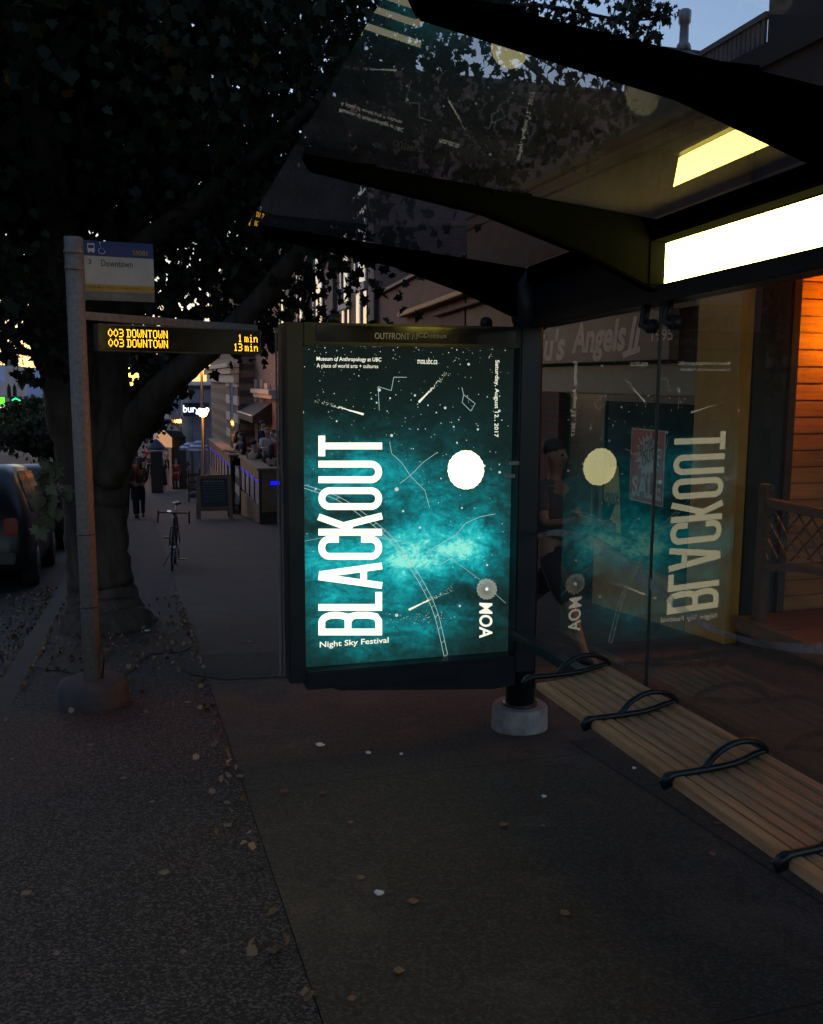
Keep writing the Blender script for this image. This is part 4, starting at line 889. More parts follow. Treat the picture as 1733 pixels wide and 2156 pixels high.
def limb(mb, pts, w, n=14):
    P = []; R_ = []
    sp = stroke_pts([PY(x, y, Y) for x, y, Y in pts], 6); m = len(sp)
    for i, p in enumerate(sp):
        f = i/(m-1)*(len(w)-1); k = min(int(f), len(w)-2); rr_ = w[k]+(w[k+1]-w[k])*(f-k)
        P.append(p+Vector(tuple(rng.normal(size=3)*rr_*.02))); R_.append(rr_*(1+.025*rng.normal()))
    mb.tube(P, R_, n)
mb = MB()
limb(mb, [(224, 1335, 9.5), (222, 1296, 9.55), (213, 1240, 9.6), (205, 1150, 9.6), (198, 1040, 9.6), (176, 920, 9.6), (152, 800, 9.6), (134, 690, 9.6), (120, 580, 9.7), (140, 460, 9.7), (185, 300, 9.7), (215, 150, 9.7), (238, -40, 9.7), (250, -300, 9.7)], [.50, .40, .32, .295, .29, .29, .285, .275, .26, .22, .19, .17, .14, .08], 20)
limb(mb, [(215, 1060, 9.55), (222, 960, 9.55), (225, 850, 9.6), (226, 740, 9.7), (240, 600, 9.9), (275, 450, 10.2), (330, 250, 10.5), (370, 20, 10.8)], [.24, .23, .215, .20, .17, .14, .11, .06], 14)
limb(mb, [(225, 1010, 9.4), (262, 925, 9.2), (310, 855, 8.9), (372, 790, 8.6), (440, 735, 8.4), (520, 660, 8.2), (620, 540, 8.0), (720, 400, 7.8), (800, 250, 7.6)], [.17, .155, .14, .12, .105, .09, .075, .06, .03], 12)
limb(mb, [(130, 640, 9.6), (120, 500, 9.3), (95, 300, 9.0), (50, 120, 8.7), (10, -40, 8.5)], [.19, .15, .13, .11, .08], 12)
limb(mb, [(165, 690, 9.6), (250, 560, 9.2), (360, 470, 8.8), (470, 390, 8.5), (600, 280, 8.2), (760, 120, 8.0)], [.14, .11, .095, .075, .06, .03], 10)
limb(mb, [(250, 660, 9.8), (310, 640, 10), (365, 620, 10.2), (420, 570, 10.4)], [.07, .06, .045, .02], 8)
for pts in ([(760, 120, 8.0), (900, 60, 8.2), (1050, 80, 8.5), (1180, 150, 8.8)], [(800, 250, 7.8), (950, 260, 8.3), (1080, 300, 8.8)], [(900, 60, 8.2), (1100, 10, 8.8), (1300, 40, 9.2), (1390, 40, 9.4)], [(1050, 80, 8.5), (1180, 200, 8.9), (1260, 300, 9.1)]): limb(mb, pts, [.03, .022, .014, .006], 6)
mb.build('trunk', BARK, TR)
def kmain(p):
    k = p[2] > 1.75+.35*math.sin(p[0]*1.7+p[1])+.28*math.sin(p[1]*2.3+2)+(.75 if p[0] > .1 else 0) 
    if p[1] < 9.25 and -1.9 < p[0] < .12 and p[2] < 6.6 and rng.random() < .9: return False
    return k and not (p[0] > 2.2 and p[2] < 4) and p[0] < 2.7 and not (p[1] < 7.3 and p[2] < 3.4)
C = [clumps((-.9, 9.6, 4.9), (4.9, 4.4, 3.6), 2200, 30, .26, kmain, .1)]
def at_clump(x, y, Y, n, r_): return np.array(PY(x, y, Y))+rng.normal(size=(n, 3))*np.array([r_, r_, r_*.8])
for x, y, Y, n, r_ in ((1000, 260, 8.6, 60, .28), (1080, 300, 8.8, 70, .22), (1130, 200, 8.8, 70, .26), (1180, 250, 8.9, 60, .2), (1210, 300, 9.0, 45, .16), (1250, 220, 9.0, 60, .22), (1290, 190, 9.2, 50, .18), (1270, 310, 9.1, 40, .13), (1320, 230, 9.2, 34, .12), (1060, 370, 8.8, 50, .16), (1010, 350, 8.6, 60, .2), (1160, 300, 9.0, 45, .16), (1090, 240, 8.7, 60, .25), (1230, 130, 9.0, 50, .2),
                       (1120, 30, 9.0, 90, .28), (1200, 10, 9.1, 90, .24), (1260, 50, 9.2, 70, .2), (1310, 20, 9.3, 60, .16), (1330, 70, 9.3, 45, .12), (1365, 90, 9.4, 22, .06), (1385, 40, 9.4, 22, .06), (1408, 18, 9.4, 14, .04), (1350, 15, 9.4, 30, .09), (1300, 95, 9.3, 26, .08), (1030, 60, 8.8, 110, .35), (960, 160, 8.4, 120, .35), (940, 300, 8.3, 110, .3), (900, 60, 8.2, 130, .4), (860, 220, 8.2, 130, .35), (800, 350, 8.0, 120, .32), (720, 300, 8.0, 160, .4),
                       (700, 470, 8.2, 80, .28), (620, 420, 8.3, 120, .35), (560, 560, 8.4, 70, .25), (480, 640, 9.0, 60, .22), (530, 680, 9.4, 35, .16), (600, 640, 9.6, 40, .2), (400, 640, 9.5, 40, .2), (30, 690, 8.4, 70, .18), (10, 640, 8.3, 60, .2), (60, 620, 8.6, 90, .25), (10, 755, 8.2, 10, .05), (25, 738, 8.2, 8, .04), (75, 750, 8.6, 40, .14), (55, 795, 8.5, 12, .06), (95, 690, 8.8, 60, .2), (110, 780, 9.0, 24, .1), (5, 560, 8.3, 90, .3),
                       (300, 700, 11, 60, .25), (360, 710, 11, 45, .2), (320, 790, 11.5, 60, .2), (400, 725, 12, 45, .16), (440, 560, 12, 90, .4), (500, 600, 12, 110, .4), (560, 620, 12, 100, .35), (620, 590, 12, 80, .35), (470, 670, 12, 60, .3), (540, 690, 12.5, 50, .25), (600, 690, 12.5, 40, .2)): C.append(at_clump(x, y, Y, n, r_))
leaves('crown', np.concatenate(C), .104, LEAF, TR)
leaves('crown', clumps((-1.9, 9.9, 5.6), (3.6, 3.4, 3.0), 900, 22, .3, lambda p: p[2] > 2.7 and p[1] > 7.6, .05), .17, LEAF, TR, LF1)
leaves('crown', np.concatenate([at_clump(x, y, Y, n, r_) for x, y, Y, n, r_ in ((330, 330, 11, 260, .5), (430, 260, 11.5, 260, .55), (520, 200, 11, 260, .5), (560, 340, 11.5, 240, .5), (480, 420, 11.5, 220, .45), (380, 470, 11, 160, .4), (600, 480, 12, 200, .4), (640, 260, 11, 220, .5), (520, 540, 12, 150, .4), (60, 420, 11, 260, .5), (40, 560, 11, 200, .45), (90, 640, 11, 120, .3), (420, 600, 12, 70, .35), (330, 600, 12, 70, .35))]), .15, LEAF, TR, LF1)
sp_ = []
for x, y, r_ in ((98, 1000, .05), (108, 1020, .05), (88, 1040, .06), (100, 1075, .05), (92, 1100, .05), (112, 1060, .06), (120, 1035, .05), (84, 1120, .04), (102, 1045, .05), (108, 985, .03)): sp_.append(at_clump(x, y, 8.9, 5, r_))
leaves('sprout', np.concatenate(sp_), .155, LEAFP, TR, droop=1.6)
def far_tree(label, x, ybase, ytop, Y, rad, n, size, tw=.16, lean=0):
    p = PY(x, ybase, Y); base = Vector((p.x, Y, zg(Y))); top = PY(x, ytop, Y).z; low = p.z
    t = thing('street_tree', label, 'tree', tuple(base)); mb = MB()
    mb.tube([base-Vector((0, 0, .1)), base+Vector((lean*.3, 0, (low-base.z)*.6)), (p.x+lean, Y, low+(top-low)*.5), (p.x+lean*1.2, Y, low+(top-low)*.9)], [tw*1.4, tw, tw*.7, tw*.15], 10)
    for k in range(6): a = 2.4*k; mb.tube([(p.x+lean*.7, Y, low+(top-low)*(.1+.1*k)), (p.x+lean+rad*.5*math.cos(a), Y+rad*.5*math.sin(a), low+(top-low)*(.3+.11*k))], [tw*.5, tw*.12], 6)
    mb.build('trunk', BARK, t)
    leaves('crown', clumps((p.x+lean, Y, (low+top)/2), (rad, rad, (top-low)/2), n, 16, rad*.13, shell=.1), size, LEAF, t, LF1); return t
far_tree('dark street tree hanging over the sidewalk beyond the big maple', 236, 900, 690, 24, 1.15, 240, .17, .13, .55)
far_tree('slim dark street tree by the cafe end of the sidewalk', 282, 935, 800, 42, 1.3, 200, .2, .16, 0)
far_tree('dark round tree on the far left of the road', 85, 930, 842, 95, 3.6, 260, .42, .25)
far_tree('broad dark tree low on the left side of the road', 118, 960, 880, 60, 2.6, 240, .32, .22)
far_tree('small tree under the green shop signs', 22, 930, 885, 110, 2.6, 160, .42, .2)
# ------------------------------------------------------------------ street lamps and traffic lights
LPM = mat('black lamp post paint', (.015, .015, .017), .5)
def lamp_post(label, x, ys, yfoot, Y, r_, m=GOLDW, off=0.0):
    p = PY(x, ys[0], Y); p.x -= off; t = thing('street_lamp', label, 'street lamp', (p.x, Y, zg(Y)), 'street lamps down the street')
    mb = MB(); mb.tube([(p.x, Y, zg(Y)-.05), (p.x, Y, zg(Y)+.5), (p.x, Y, zg(Y)+.52), (p.x, Y, p.z-r_)], [.11, .10, .065, .045], 12); mb.build('post', LPM, t)
    for k, y in enumerate(ys):
        q = PY(x, y, Y); mb = MB(); dx = off
        mb.ball((p.x+dx, Y-(0 if k == 0 else r_+.08), q.z), r_, 16, 10); mb.build('globe', m, t)
        mb = MB(); mb.lathe((p.x+off, Y-(0 if k == 0 else r_+.08), q.z+r_*.85), [(r_*.55, 0), (r_*.3, r_*.25), (.02, r_*.5)], 12); mb.build('finial', LPM, t)
    if off: mb = MB(); mb.bar((p.x, Y, p.z-r_-.02), (p.x+off, Y, p.z-r_-.02), .04, .04); mb.build('arm', LPM, t)
    return t
LAMP2 = emit('amber street lamp', (1, .36, .06), 75)
lamp_post('black lamp post with two glowing globes beside the sidewalk terrace', 424, (770, 868), 1000, 33, .15, LAMP2)
lamp_post('yellow globe lamp half hidden behind the forked maple trunk', 271, (792,), 1000, 17, .165, emit('yellow street lamp', (1, .58, .06), 9), .26)
lamp_post('small globe lamp in front of the far grey building', 337, (887,), 950, 80, .16, LAMP2)
lamp_post('amber globe lamp in the gap right of the maple trunk', 287, (922,), 960, 62, .2, LAMP2)
lamp_post('amber globe lamp above the first in the trunk gap', 284, (893,), 960, 75, .2, LAMP2)
lamp_post('yellow globe lamp left of the maple trunk over the road', 75, (894,), 960, 110, .36, GOLDW)
lamp_post('orange globe lamp on the far left over the road', 22, (899,), 960, 110, .5, LAMP2)
lamp_post('reddish globe lamp at the left edge over the road', 6, (901,), 960, 120, .36, emit('red orange lamp', (1, .12, .03), 6))
# shop signs and banners on the left
def lit_sign(name, label, x0, x1, y0, y1, Y, m, cat='sign'):
    a = PY(x0, y1, Y); b = PY(x1, y0, Y); t = thing(name, label, cat, ((a.x+b.x)/2, Y, zg(Y)))
    MB().box(a.x-.1, b.x+.1, Y+.003, Y+.3, a.z-.1, b.z+.1).build('cabinet', BLACK, t); MB().poly([(a.x, Y, a.z), (b.x, Y, a.z), (b.x, Y, b.z), (a.x, Y, b.z)]).build('face', m, t)
    mb = MB(); mb.bar(((a.x+b.x)/2, Y+.15, zg(Y)-.2), ((a.x+b.x)/2, Y+.15, a.z-.1), .2, .2); mb.build('post', BLACK, t); return t, a, b
GRN = emit('lit green sign face', (.18, 1, .05), 1.4)
t, a, b = lit_sign('lit_sign', 'bright lime green lit sign at the left edge', -20, 10, 836, 868, 120, GRN)
MB().box(a.x, b.x, 119.9, 119.99, a.z, a.z+.75).build('white_band', emit('white sign band', (1, .95, .9), 1.2), t)
t, a, b = lit_sign('neon_sign', 'green neon hexagon sign around a leaf shape', 23, 44, 836, 862, 120, mat('dark sign face', (.01, .02, .012), .5))
mx = (a.x+b.x)/2; mz = (a.z+b.z)/2; r_ = (b.x-a.x)/2
mb = MB(); mb.tube([(mx+r_*math.cos(math.radians(90+60*k)), 119.85, mz+r_*math.sin(math.radians(90+60*k))) for k in range(6)], .07, 6, True); mb.build('neon_tube', emit('green neon', (.02, 1, .25), 3), t)
mb = MB()
for a_ in (35, 62, 90, 118, 145): mb.prism([(mx, 119.8, mz-r_*.5), (mx+r_*.3*math.cos(math.radians(a_))-.08, 119.8, mz-r_*.2+r_*.4*math.sin(math.radians(a_))), (mx+r_*.75*math.cos(math.radians(a_)), 119.8, mz-r_*.35+r_*.95*math.sin(math.radians(a_))), (mx+r_*.3*math.cos(math.radians(a_))+.08, 119.8, mz-r_*.2+r_*.4*math.sin(math.radians(a_)))], (0, .03, 0))
mb.build('leaf_emblem', emit('pale green neon', (.6, 1, .35), 2), t)
BAN = mat('lilac banner cloth', (.36, .27, .36), .8)
for x0, x1, lab in ((12, 22, 'left lilac banner of the pair on the dark pole'), (26, 37, 'right lilac banner of the pair on the dark pole'), (70, 84, 'single pale banner beside the maple trunk')):
    a = PY(x0, 905, 115); b = PY(x1, 886, 115); mb = MB(); mb.prism([(a.x, 115, a.z), (b.x, 115, a.z-.1), (b.x, 115, b.z), (a.x, 115, b.z)], (0, .05, 0)); solo(mb, 'street_banner', BAN, lab, 'banner', 'banners over the road')
mb = MB(); a = PY(24, 880, 115.2); mb.tube([(a.x, 115.2, zg(115)-.2), (a.x, 115.2, a.z)], .11, 8); solo(mb, 'banner_pole', BLACK, 'dark pole between the two lilac banners', 'pole')
# small orange plate sign, seen just under the arrival display
a = PY(222, 750, 12.5); b = PY(257, 738, 12.5); YS2 = thing('street_sign', 'orange plate sign with dark border showing under the arrival display', 'sign', (a.x, 12.5, zg(12.5)))
MB().box(a.x-.25, b.x, 12.5, 12.515, a.z, b.z+.12).build('plate', mat('orange sign plate', (.50, .22, .035), .5), YS2, bevel=.01)
mb = MB(); o = Vector((a.x+.02, 12.498, a.z+.035)); text(mb, 'AL', o, (.13, 0, 0), (0, 0, .13), bold=.02); mb.tube([(a.x-.23, 12.497, a.z+.015), (b.x-.02, 12.497, a.z+.015), (b.x-.015, 12.497, b.z+.1)], .006, 5); mb.build('lettering', INK, YS2)
mb = MB(); mb.tube([(a.x-.1, 12.54, zg(12.5)-.05), (a.x-.1, 12.54, b.z+.1)], .03, 8); mb.build('post', STEEL, YS2)
# ------------------------------------------------------------------ sidewalk terrace, sandwich board, umbrellas
CED = wood('cedar boards', (.12, .065, .032), (.26, .16, .085), 1, .6); CEDX = wood('cedar front boards', (.08, .05, .028), (.19, .12, .065), 0, .6)
DARKW = mat('dark stained wood', (.03, .02, .015), .7); PANEL = mat('pinkish frosted panel', (.36, .27, .27), .5); BLUED = emit('dim blue strip light', (.10, .08, .75), .5); BLUE = emit('blue strip light', (.004, .006, 1), 1.7)
def terrace(label, x0, x1, y0, y1, zt, front=True):
    t = thing('terrace_counter', label, 'counter', ((x0+x1)/2, (y0+y1)/2, zg((y0+y1)/2)), 'timber counters of the sidewalk terrace'); zb0 = zg(y0)
    z1 = zg(y1)
    mb = MB(); mb.box(x0-.05, x0+.35, y0-.04, y1, zt-.06, zt)
    if front: mb.box(x0+.352, x1, y0-.04, y0+.4, zt-.06, zt)
    mb.build('counter_top', CED, t, bevel=.01)
    mb = MB(); mb.box(x0, x0+.05, y0, y1, zt-.32, zt-.062); mb.prism([(x0, y0, zb0+.02), (x0, y1, z1+.02), (x0, y1, zt-1.0), (x0, y0, zt-.95)], (.05, 0, 0)); mb.build('side_boards', CED, t, bevel=.006)
    for k in range(max(2, int((y1-y0)/.95))):
        ya = y0+.07+k*(y1-y0)/max(2, int((y1-y0)/.95)); yb = ya+(y1-y0)/max(2, int((y1-y0)/.95))-.14
        p = MB().box(x0+.02, x0+.045, ya, yb, zt-.95, zt-.321).build('side_panel', PANEL, t); MB().box(x0+.008, x0+.0185, ya, yb, zt-.40, zt-.325).build('strip_light', BLUED, p)
        MB().box(x0-.006, x0+.05, yb+.005, yb+.135, zt-.95, zt-.322).build('upright', DARKW, t)
    if front:
        mb = MB(); mb.box(x0+.06, x1, y0, y0+.05, zt-.30, zt-.062); mb.box(x0+.06, x0+.28, y0, y0+.05, zt-1.1, zt-.301); mb.box(x0+.281, x1, y0, y0+.05, zt-1.1, zt-.92); mb.build('front_boards', CEDX, t, bevel=.006)
        p = MB().box(x0+.281, x1, y0+.03, y0+.05, zt-.919, zt-.301).build('front_panel', mat('dim frosted panel', (.13, .09, .09), .5), t); MB().box(x0+.285, x1-.2, y0+.012, y0+.028, zt-.42, zt-.33).build('strip_light', BLUE, p)
        MB().box(x0+.04, x1, y0+.06, y0+.1, zb0-.1, zt-1.0).build('toe_board', DARKW, t)
    mb = MB(); mb.box(x0-.004, x0+.06, y0-.004, y0+.07, zb0, zt-.063); mb.build('corner_post', DARKW, t)
    return t
zt1 = PY(545, 986, 23.4).z; zt2 = PY(480, 958, 28.2).z
terrace('near timber terrace counter with a bright blue strip light on its front', 2.93, 4.6, 23.4, 27.6, zt1)
terrace('farther timber terrace counter behind the sandwich board', 2.72, 3.2, 28.4, 36.5, zt2, False)
TD = thing('terrace_deck', 'raised boarded floor behind the timber terrace counters', 'deck', (3.9, 29, zg(29)))
mb = MB()
for k in range(18): y = 23.9+k*.7; z = -1.95-.06*k; mb.box(3.32, 4.58, y, y+.69, z-.06, z)
mb.build('deck_boards', DARKW, TD); mb = MB(); mb.prism([(3.33, 23.9, zg(23.9)-.05), (3.33, 36.4, zg(36.4)-.05), (3.33, 36.4, -3.03), (3.33, 23.9, -2.02)], (.05, 0, 0)); mb.build('skirt', DARKW, TD)
SWB = thing('sandwich_board', 'wooden sandwich board with a dark chalk panel in front of the terrace', 'sandwich board', (2.15, 26.8, zg(26.8)))
WF = wood('sandwich board frame', (.10, .05, .028), (.22, .12, .065), 2, .6); g = zg(26.6); x0, x1 = PY(413, 1000, 26.6).x, PY(488, 1000, 26.6).x; zt = PY(450, 1000, 26.75).z
lean = .28
def sb(u, z): return Vector((x0+(x1-x0)*u, 26.5+lean*(z-g)/(zt-g), z))
for s in (0, 1):
    mb = MB(); mb.bar(sb(.05+.9*s, g), sb(.06+.88*s, zt), .10, .04, (0, 1, 0)); mb.build('leg', WF, SWB)
    mb = MB(); mb.bar((sb(.05+.9*s, g).x, 27.15, zg(27.15)), (sb(.06+.88*s, zt).x, 26.84, zt-.03), .08, .035, (0, 1, 0)); mb.build('leg', WF, SWB)
mb = MB(); mb.bar(sb(.105, zt-.05), sb(.895, zt-.05), .04, .10, (0, 0, 1)); mb.bar(sb(.105, g+.26), sb(.895, g+.26), .04, .09); mb.build('rail', WF, SWB)
a, b, c, d = sb(.11, g+.31), sb(.89, g+.31), sb(.89, zt-.10), sb(.11, zt-.10); pn = MB().prism([a, b, c, d], (0, .015, 0)).build('chalk_panel', mat('dark chalk board', (.012, .014, .022), .6), SWB)
CHK = mat('chalk marks', (.16, .16, .17), .9); mb = MB(); r2 = random.Random(9)
for k in range(9):
    v = .9-.085*k; u = .12
    while u < .85:
        w = r2.uniform(.04, .12); p = a+(b-a)*u+(d-a)*v-Vector((0, .003, 0)); q = a+(b-a)*min(u+w, .9)+(d-a)*v-Vector((0, .003, 0)); 
        if k > 0 or True: mb.bar(p, q, .002, .012 if k else .05)
        u += w+.035
mb.build('chalk_marks', CHK, pn)
def umbrella(label, x, yt, ye, hw, Y, m):
    c = PY(x, ye, Y); tz = PY(x, yt, Y).z; r_ = hw/2000*Y/1.0; t = thing('patio_umbrella', label, 'umbrella', (c.x, Y, zg(Y)), 'cafe umbrellas over the sidewalk')
    mb = MB(); mb.lathe((c.x, Y, c.z), [(r_, -.12), (r_*1.0, 0), (r_*.66, (tz-c.z)*.42), (r_*.33, (tz-c.z)*.78), (.03, tz-c.z)], 8); o = mb.build('canopy', m, t); o.data.polygons.foreach_set('use_smooth', [False]*len(o.data.polygons))
    mb = MB(); mb.tube([(c.x, Y, zg(Y)), (c.x, Y, c.z+.1)], .025, 8); mb.build('pole', STEEL, t); mb = MB(); mb.lathe((c.x, Y, zg(Y)), [(.25, 0), (.25, .06), (.06, .1)], 16); mb.build('base', BLACK, t)
UST = stripes('blue and white striped canvas', (.16, .20, .42), (.85, .88, 1), .16, .55); UDK = mat('dark navy canvas', (.05, .055, .09), .8)
umbrella('blue and white striped umbrella nearest the lamp post', 419, 926, 943, 24, 42, UST); umbrella('blue and white striped umbrella further from the lamp post', 401, 929, 941, 22, 46, UST); umbrella('dark navy umbrella in front of the pavilion', 329, 924, 942, 18, 52, UDK)
mb = MB(); a = PY(318, 1000, 50); b = PY(342, 950, 50); mb.box(a.x, b.x, 50, 50.6, zg(50), b.z); solo(mb, 'planter_screen', DARKW, 'dark boxy planter screen under the navy umbrella', 'planter', bevel=.03)
mb = MB(); 
for k in range(4): z = zg(38)+.15+k*.28; a = PY(395, 1000, 38); b = PY(422, 1000, 38); mb.box(a.x, b.x, 38, 38.05, z, z+.13)
mb.box(a.x, a.x+.06, 37.95, 38.1, zg(38), zg(38)+1.3); mb.box(b.x-.06, b.x, 37.95, 38.1, zg(38), zg(38)+1.3); solo(mb, 'slatted_screen', DARKW, 'low slatted wooden screen beside the lamp post', 'screen')
# ------------------------------------------------------------------ cars
TYRE = mat('black tyre rubber', (.012, .012, .012), .85); RIM = mat('alloy rim', (.25, .25, .26), .35, .8)
CARG = mat('dark car glass', (.012, .016, .024), .04, 0, .1, 3, spec=.8)
def make_car(label, paint, suv=True, group=None, H=1.75, Lc=4.6, Wd=1.85, tail=True, lit=False):
    t = thing('parked_car' if not lit else 'oncoming_car', label, 'car', (0, 0, 0), group); hw = Wd/2
    # stations: (y, floor, belt, roof, half belt, half roof); rear at y = 0, nose at y = Lc
    S_ = [(0, .42, .62, .64, .72, .70), (.04, .34, .95, 1.0, .90, .80), (.14, .28, 1.02, 1.25, .96, .82), (.42, .24, 1.05, H-.10, 1, .76), (.8, .22, 1.05, H, 1, .74), (2.2, .22, 1.03, H, 1, .74), (2.75, .22, 1.02, H-.10, 1, .74), (3.5, .22, .98, 1.04, .99, .85), (4.2, .24, .90, .95, .95, .80), (Lc-.08, .30, .76, .80, .86, .74), (Lc, .40, .60, .62, .74, .66)]
    rings = []
    for y, f, b, r_, wb, wr in S_:
        wb *= hw; wr *= hw
        rings.append([Vector((x, y, z)) for x, z in ((-wb*.9, f), (wb*.9, f), (wb, f+.18), (wb, (f+b)/2+.1), (wb*.97, b), (wr, r_-.05), (wr*.8, r_), (-wr*.8, r_), (-wr, r_-.05), (-wb*.97, b), (-wb, (f+b)/2+.1), (-wb, f+.18))])
    mb = MB(); mb.loft(rings); bd = mb.build('body', paint, t)
    def win(name, a, b, lo, hi, side):
        mb = MB(); mb.poly([a, b, hi, lo]); mb.build(name, CARG, t)
    q = .012; hz = H
    mb = MB(); mb.poly([(-.80*hw, .13-q*2, 1.06), (.80*hw, .13-q*2, 1.06), (.66*hw, .395-q, hz-.17), (-.66*hw, .395-q, hz-.17)]); mb.build('rear_window', CARG, t)
    mb = MB(); mb.poly([(.74*hw, 3.42, 1.09), (-.74*hw, 3.42, 1.09), (-.64*hw, 2.80, hz-.13), (.64*hw, 2.80, hz-.13)]); mb.v = [(x, y+.02, z+.02) for x, y, z in mb.v]; mb.build('windscreen', CARG, t)
    for s in (-1, 1):
        for y0, y1, y2, y3 in ((.62, 1.6, 1.58, .78), (1.68, 2.95, 2.55, 1.66)):
            mb = MB(); mb.poly([(s*(.97*hw+.006), y0, 1.07), (s*(.97*hw+.006), y1, 1.07), (s*(.765*hw+.008), y2, hz-.10), (s*(.765*hw+.008), y3, hz-.10)]); mb.build('side_window', CARG, t)
        for y in (.85, 3.6):
            mb = MB(); mb.lathe((s*(hw-.2), y, .34), [(.22, 0), (.33, .015), (.34, .06), (.34, .17), (.33, .21), (.2, .215)], 24, (s, 0, 0)); w = mb.build('wheel', TYRE, t)
            mb = MB(); mb.lathe((s*(hw+.0155), y, .34), [(.05, .02), (.2, .006), (.22, 0)][::-1], 16, (s, 0, 0)); mb.build('rim', RIM, w)
        mb = MB(); mb.box(s*.74*hw-.09, s*.74*hw+.09, .0, .10, .78, 1.02); mb.build('tail_light', mat('red tail lens', (.25, .01, .01), .15), t, bevel=.02)
        mb = MB(); mb.ball((s*.66*hw, Lc-.10, .70), .13, 12, 8, (1.2, .7, .7)); mb.build('headlight', emit('car headlight', (.9, .92, 1), 16) if lit else mat('headlight lens', (.3, .3, .32), .1), t)
        mb = MB(); mb.ball((s*(hw+.07), 3.0, 1.08), .10, 10, 8, (1.1, .6, .8)); mb.build('mirror', paint, t)
    mb = MB(); mb.box(-.26, .26, -.012, -.002, .66, .78); mb.build('number_plate', mat('dull number plate', (.4, .4, .42), .5), t)
    mb = MB(); mb.box(-.80*hw, .80*hw, -.06, .05, .40, .56); mb.build('bumper', BLACK, t, bevel=.02)
    return t
DPAINT = mat('dark navy car paint', (.010, .011, .015), .35, .0, .1, 3)
def place(o, x, y, rz=0., dz=-.15): o.location = (x, y, zg(y)+dz); o.rotation_euler = (-math.atan(.084 if y < 60 else .03)*math.cos(rz), 0, rz)
c1 = make_car('dark parked sport utility car seen from behind at the left kerb', DPAINT, group='cars along the left of the tree'); place(c1, -2.32, 13.6)
c2 = copy_tree(c1); c2['label'] = 'dark car parked ahead of the sport utility car'; place(c2, -2.3, 19.6)
c3 = make_car('silver car on the road with both headlights shining', mat('silver car paint', (.35, .35, .38), .3, .5), H=1.5, lit=True); p = PG(91, 936, -.15); place(c3, p.x, p.y, math.pi)
c4 = copy_tree(c1); c4['label'] = 'dark car far down the road left of the lit one'; p = PG(56, 934, -.15); place(c4, p.x, p.y, .2)
c5 = copy_tree(c1); c5['label'] = 'dark car parked further along the road under the trees'; place(c5, -2.3, 32)
# ------------------------------------------------------------------ bicycle
p = PG(366, 1202); BK = thing('bicycle', 'black drop-handlebar bicycle standing on the sidewalk edge', 'bicycle', (0, 0, 0))
FR = mat('black bike frame', (.012, .012, .014), .35); SIL = mat('bright bike metal', (.45, .45, .46), .3, .7)
def wheel(y):
    mb = MB(); mb.tube([(0, y+.335*math.cos(t), .345+.335*math.sin(t)) for t in np.linspace(0, 2*math.pi, 40)[:-1]], .0135, 8, True); w = mb.build('wheel', TYRE, BK)
    mb = MB(); mb.tube([(0, y+.315*math.cos(t), .345+.315*math.sin(t)) for t in np.linspace(0, 2*math.pi, 32)[:-1]], .009, 6, True); mb.build('rim', FR, w)
    mb = MB(); mb.lathe((-.05, y, .345), [(.02, 0), (.03, .02), (.018, .03), (.018, .07), (.03, .08), (.02, .1)], 12, (1, 0, 0))
    for k in range(20): a = 2*math.pi*k/20; mb.bar(((-1)**k*.03, y, .345), (0, y+.31*math.cos(a), .345+.31*math.sin(a)), .0025, .0025)
    mb.build('spokes', SIL, w)
wheel(-.50); wheel(.50)
hd = Vector((0, -.385, .80)); hb = Vector((0, -.42, .66)); bbk = Vector((0, .06, .28)); seatc = Vector((0, .24, .78)); rax = Vector((0, .5, .345)); fax = Vector((0, -.5, .345))
mb = MB(); mb.tube([hd, hb], .019, 10); mb.tube([hb, bbk], .018, 10); mb.tube([hd+Vector((0, .005, -.03)), seatc], .016, 10); mb.tube([bbk, seatc], .016, 10)
for s in (-1, 1): mb.tube([bbk+Vector((s*.02, 0, 0)), rax+Vector((s*.06, 0, 0))], .009, 8); mb.tube([seatc+Vector((s*.015, 0, -.03)), rax+Vector((s*.06, 0, 0))], .008, 8)
mb.build('frame', FR, BK)
mb = MB(); mb.tube([hb, hb+Vector((0, -.01, -.03))], .02, 8)
for s in (-1, 1): mb.tube([hb+Vector((s*.045, -.01, -.03)), hb+Vector((s*.05, -.03, -.12)), fax+Vector((s*.05, 0, 0))], [.012, .012, .008], 8)
mb.bar(hb+Vector((-.055, -.01, -.03)), hb+Vector((.055, -.01, -.03)), .02, .02); mb.build('fork', FR, BK)
mb = MB(); mb.tube([seatc, seatc+Vector((0, .05, .16))], .0135, 8); mb.build('seat_post', SIL, BK)
mb = MB(); q = seatc+Vector((0, .05, .17)); mb.loft([[q+Vector((w*math.cos(a)*1.0, y, h*math.sin(a)+dz)) for a in np.linspace(0, 2*math.pi, 13)[:-1]] for y, w, h, dz in ((-.16, .015, .012, 0), (-.10, .024, .02, .004), (0, .04, .024, .002), (.08, .07, .026, .006), (.12, .06, .02, .012))]); mb.build('saddle', BLACK, BK)
st = Vector((0, -.47, .845)); mb = MB(); mb.tube([hd, hd+Vector((0, -.006, .04)), st], [.016, .016, .014], 8)
for s in (-1, 1): mb.tube(stroke_pts([st, st+Vector((s*.12, 0, .005)), st+Vector((s*.20, -.03, 0)), st+Vector((s*.215, -.10, -.02)), st+Vector((s*.22, -.115, -.08)), st+Vector((s*.225, -.07, -.13)), st+Vector((s*.225, .02, -.14))], 4), .0125, 8)
mb.build('handlebar', BLACK, BK)
for s in (-1, 1): mb = MB(); mb.tube([st+Vector((s*.217, -.08, .0)), st+Vector((s*.217, -.13, .03)), st+Vector((s*.22, -.14, -.06))], [.017, .016, .006], 8); mb.build('brake_lever', BLACK, BK)
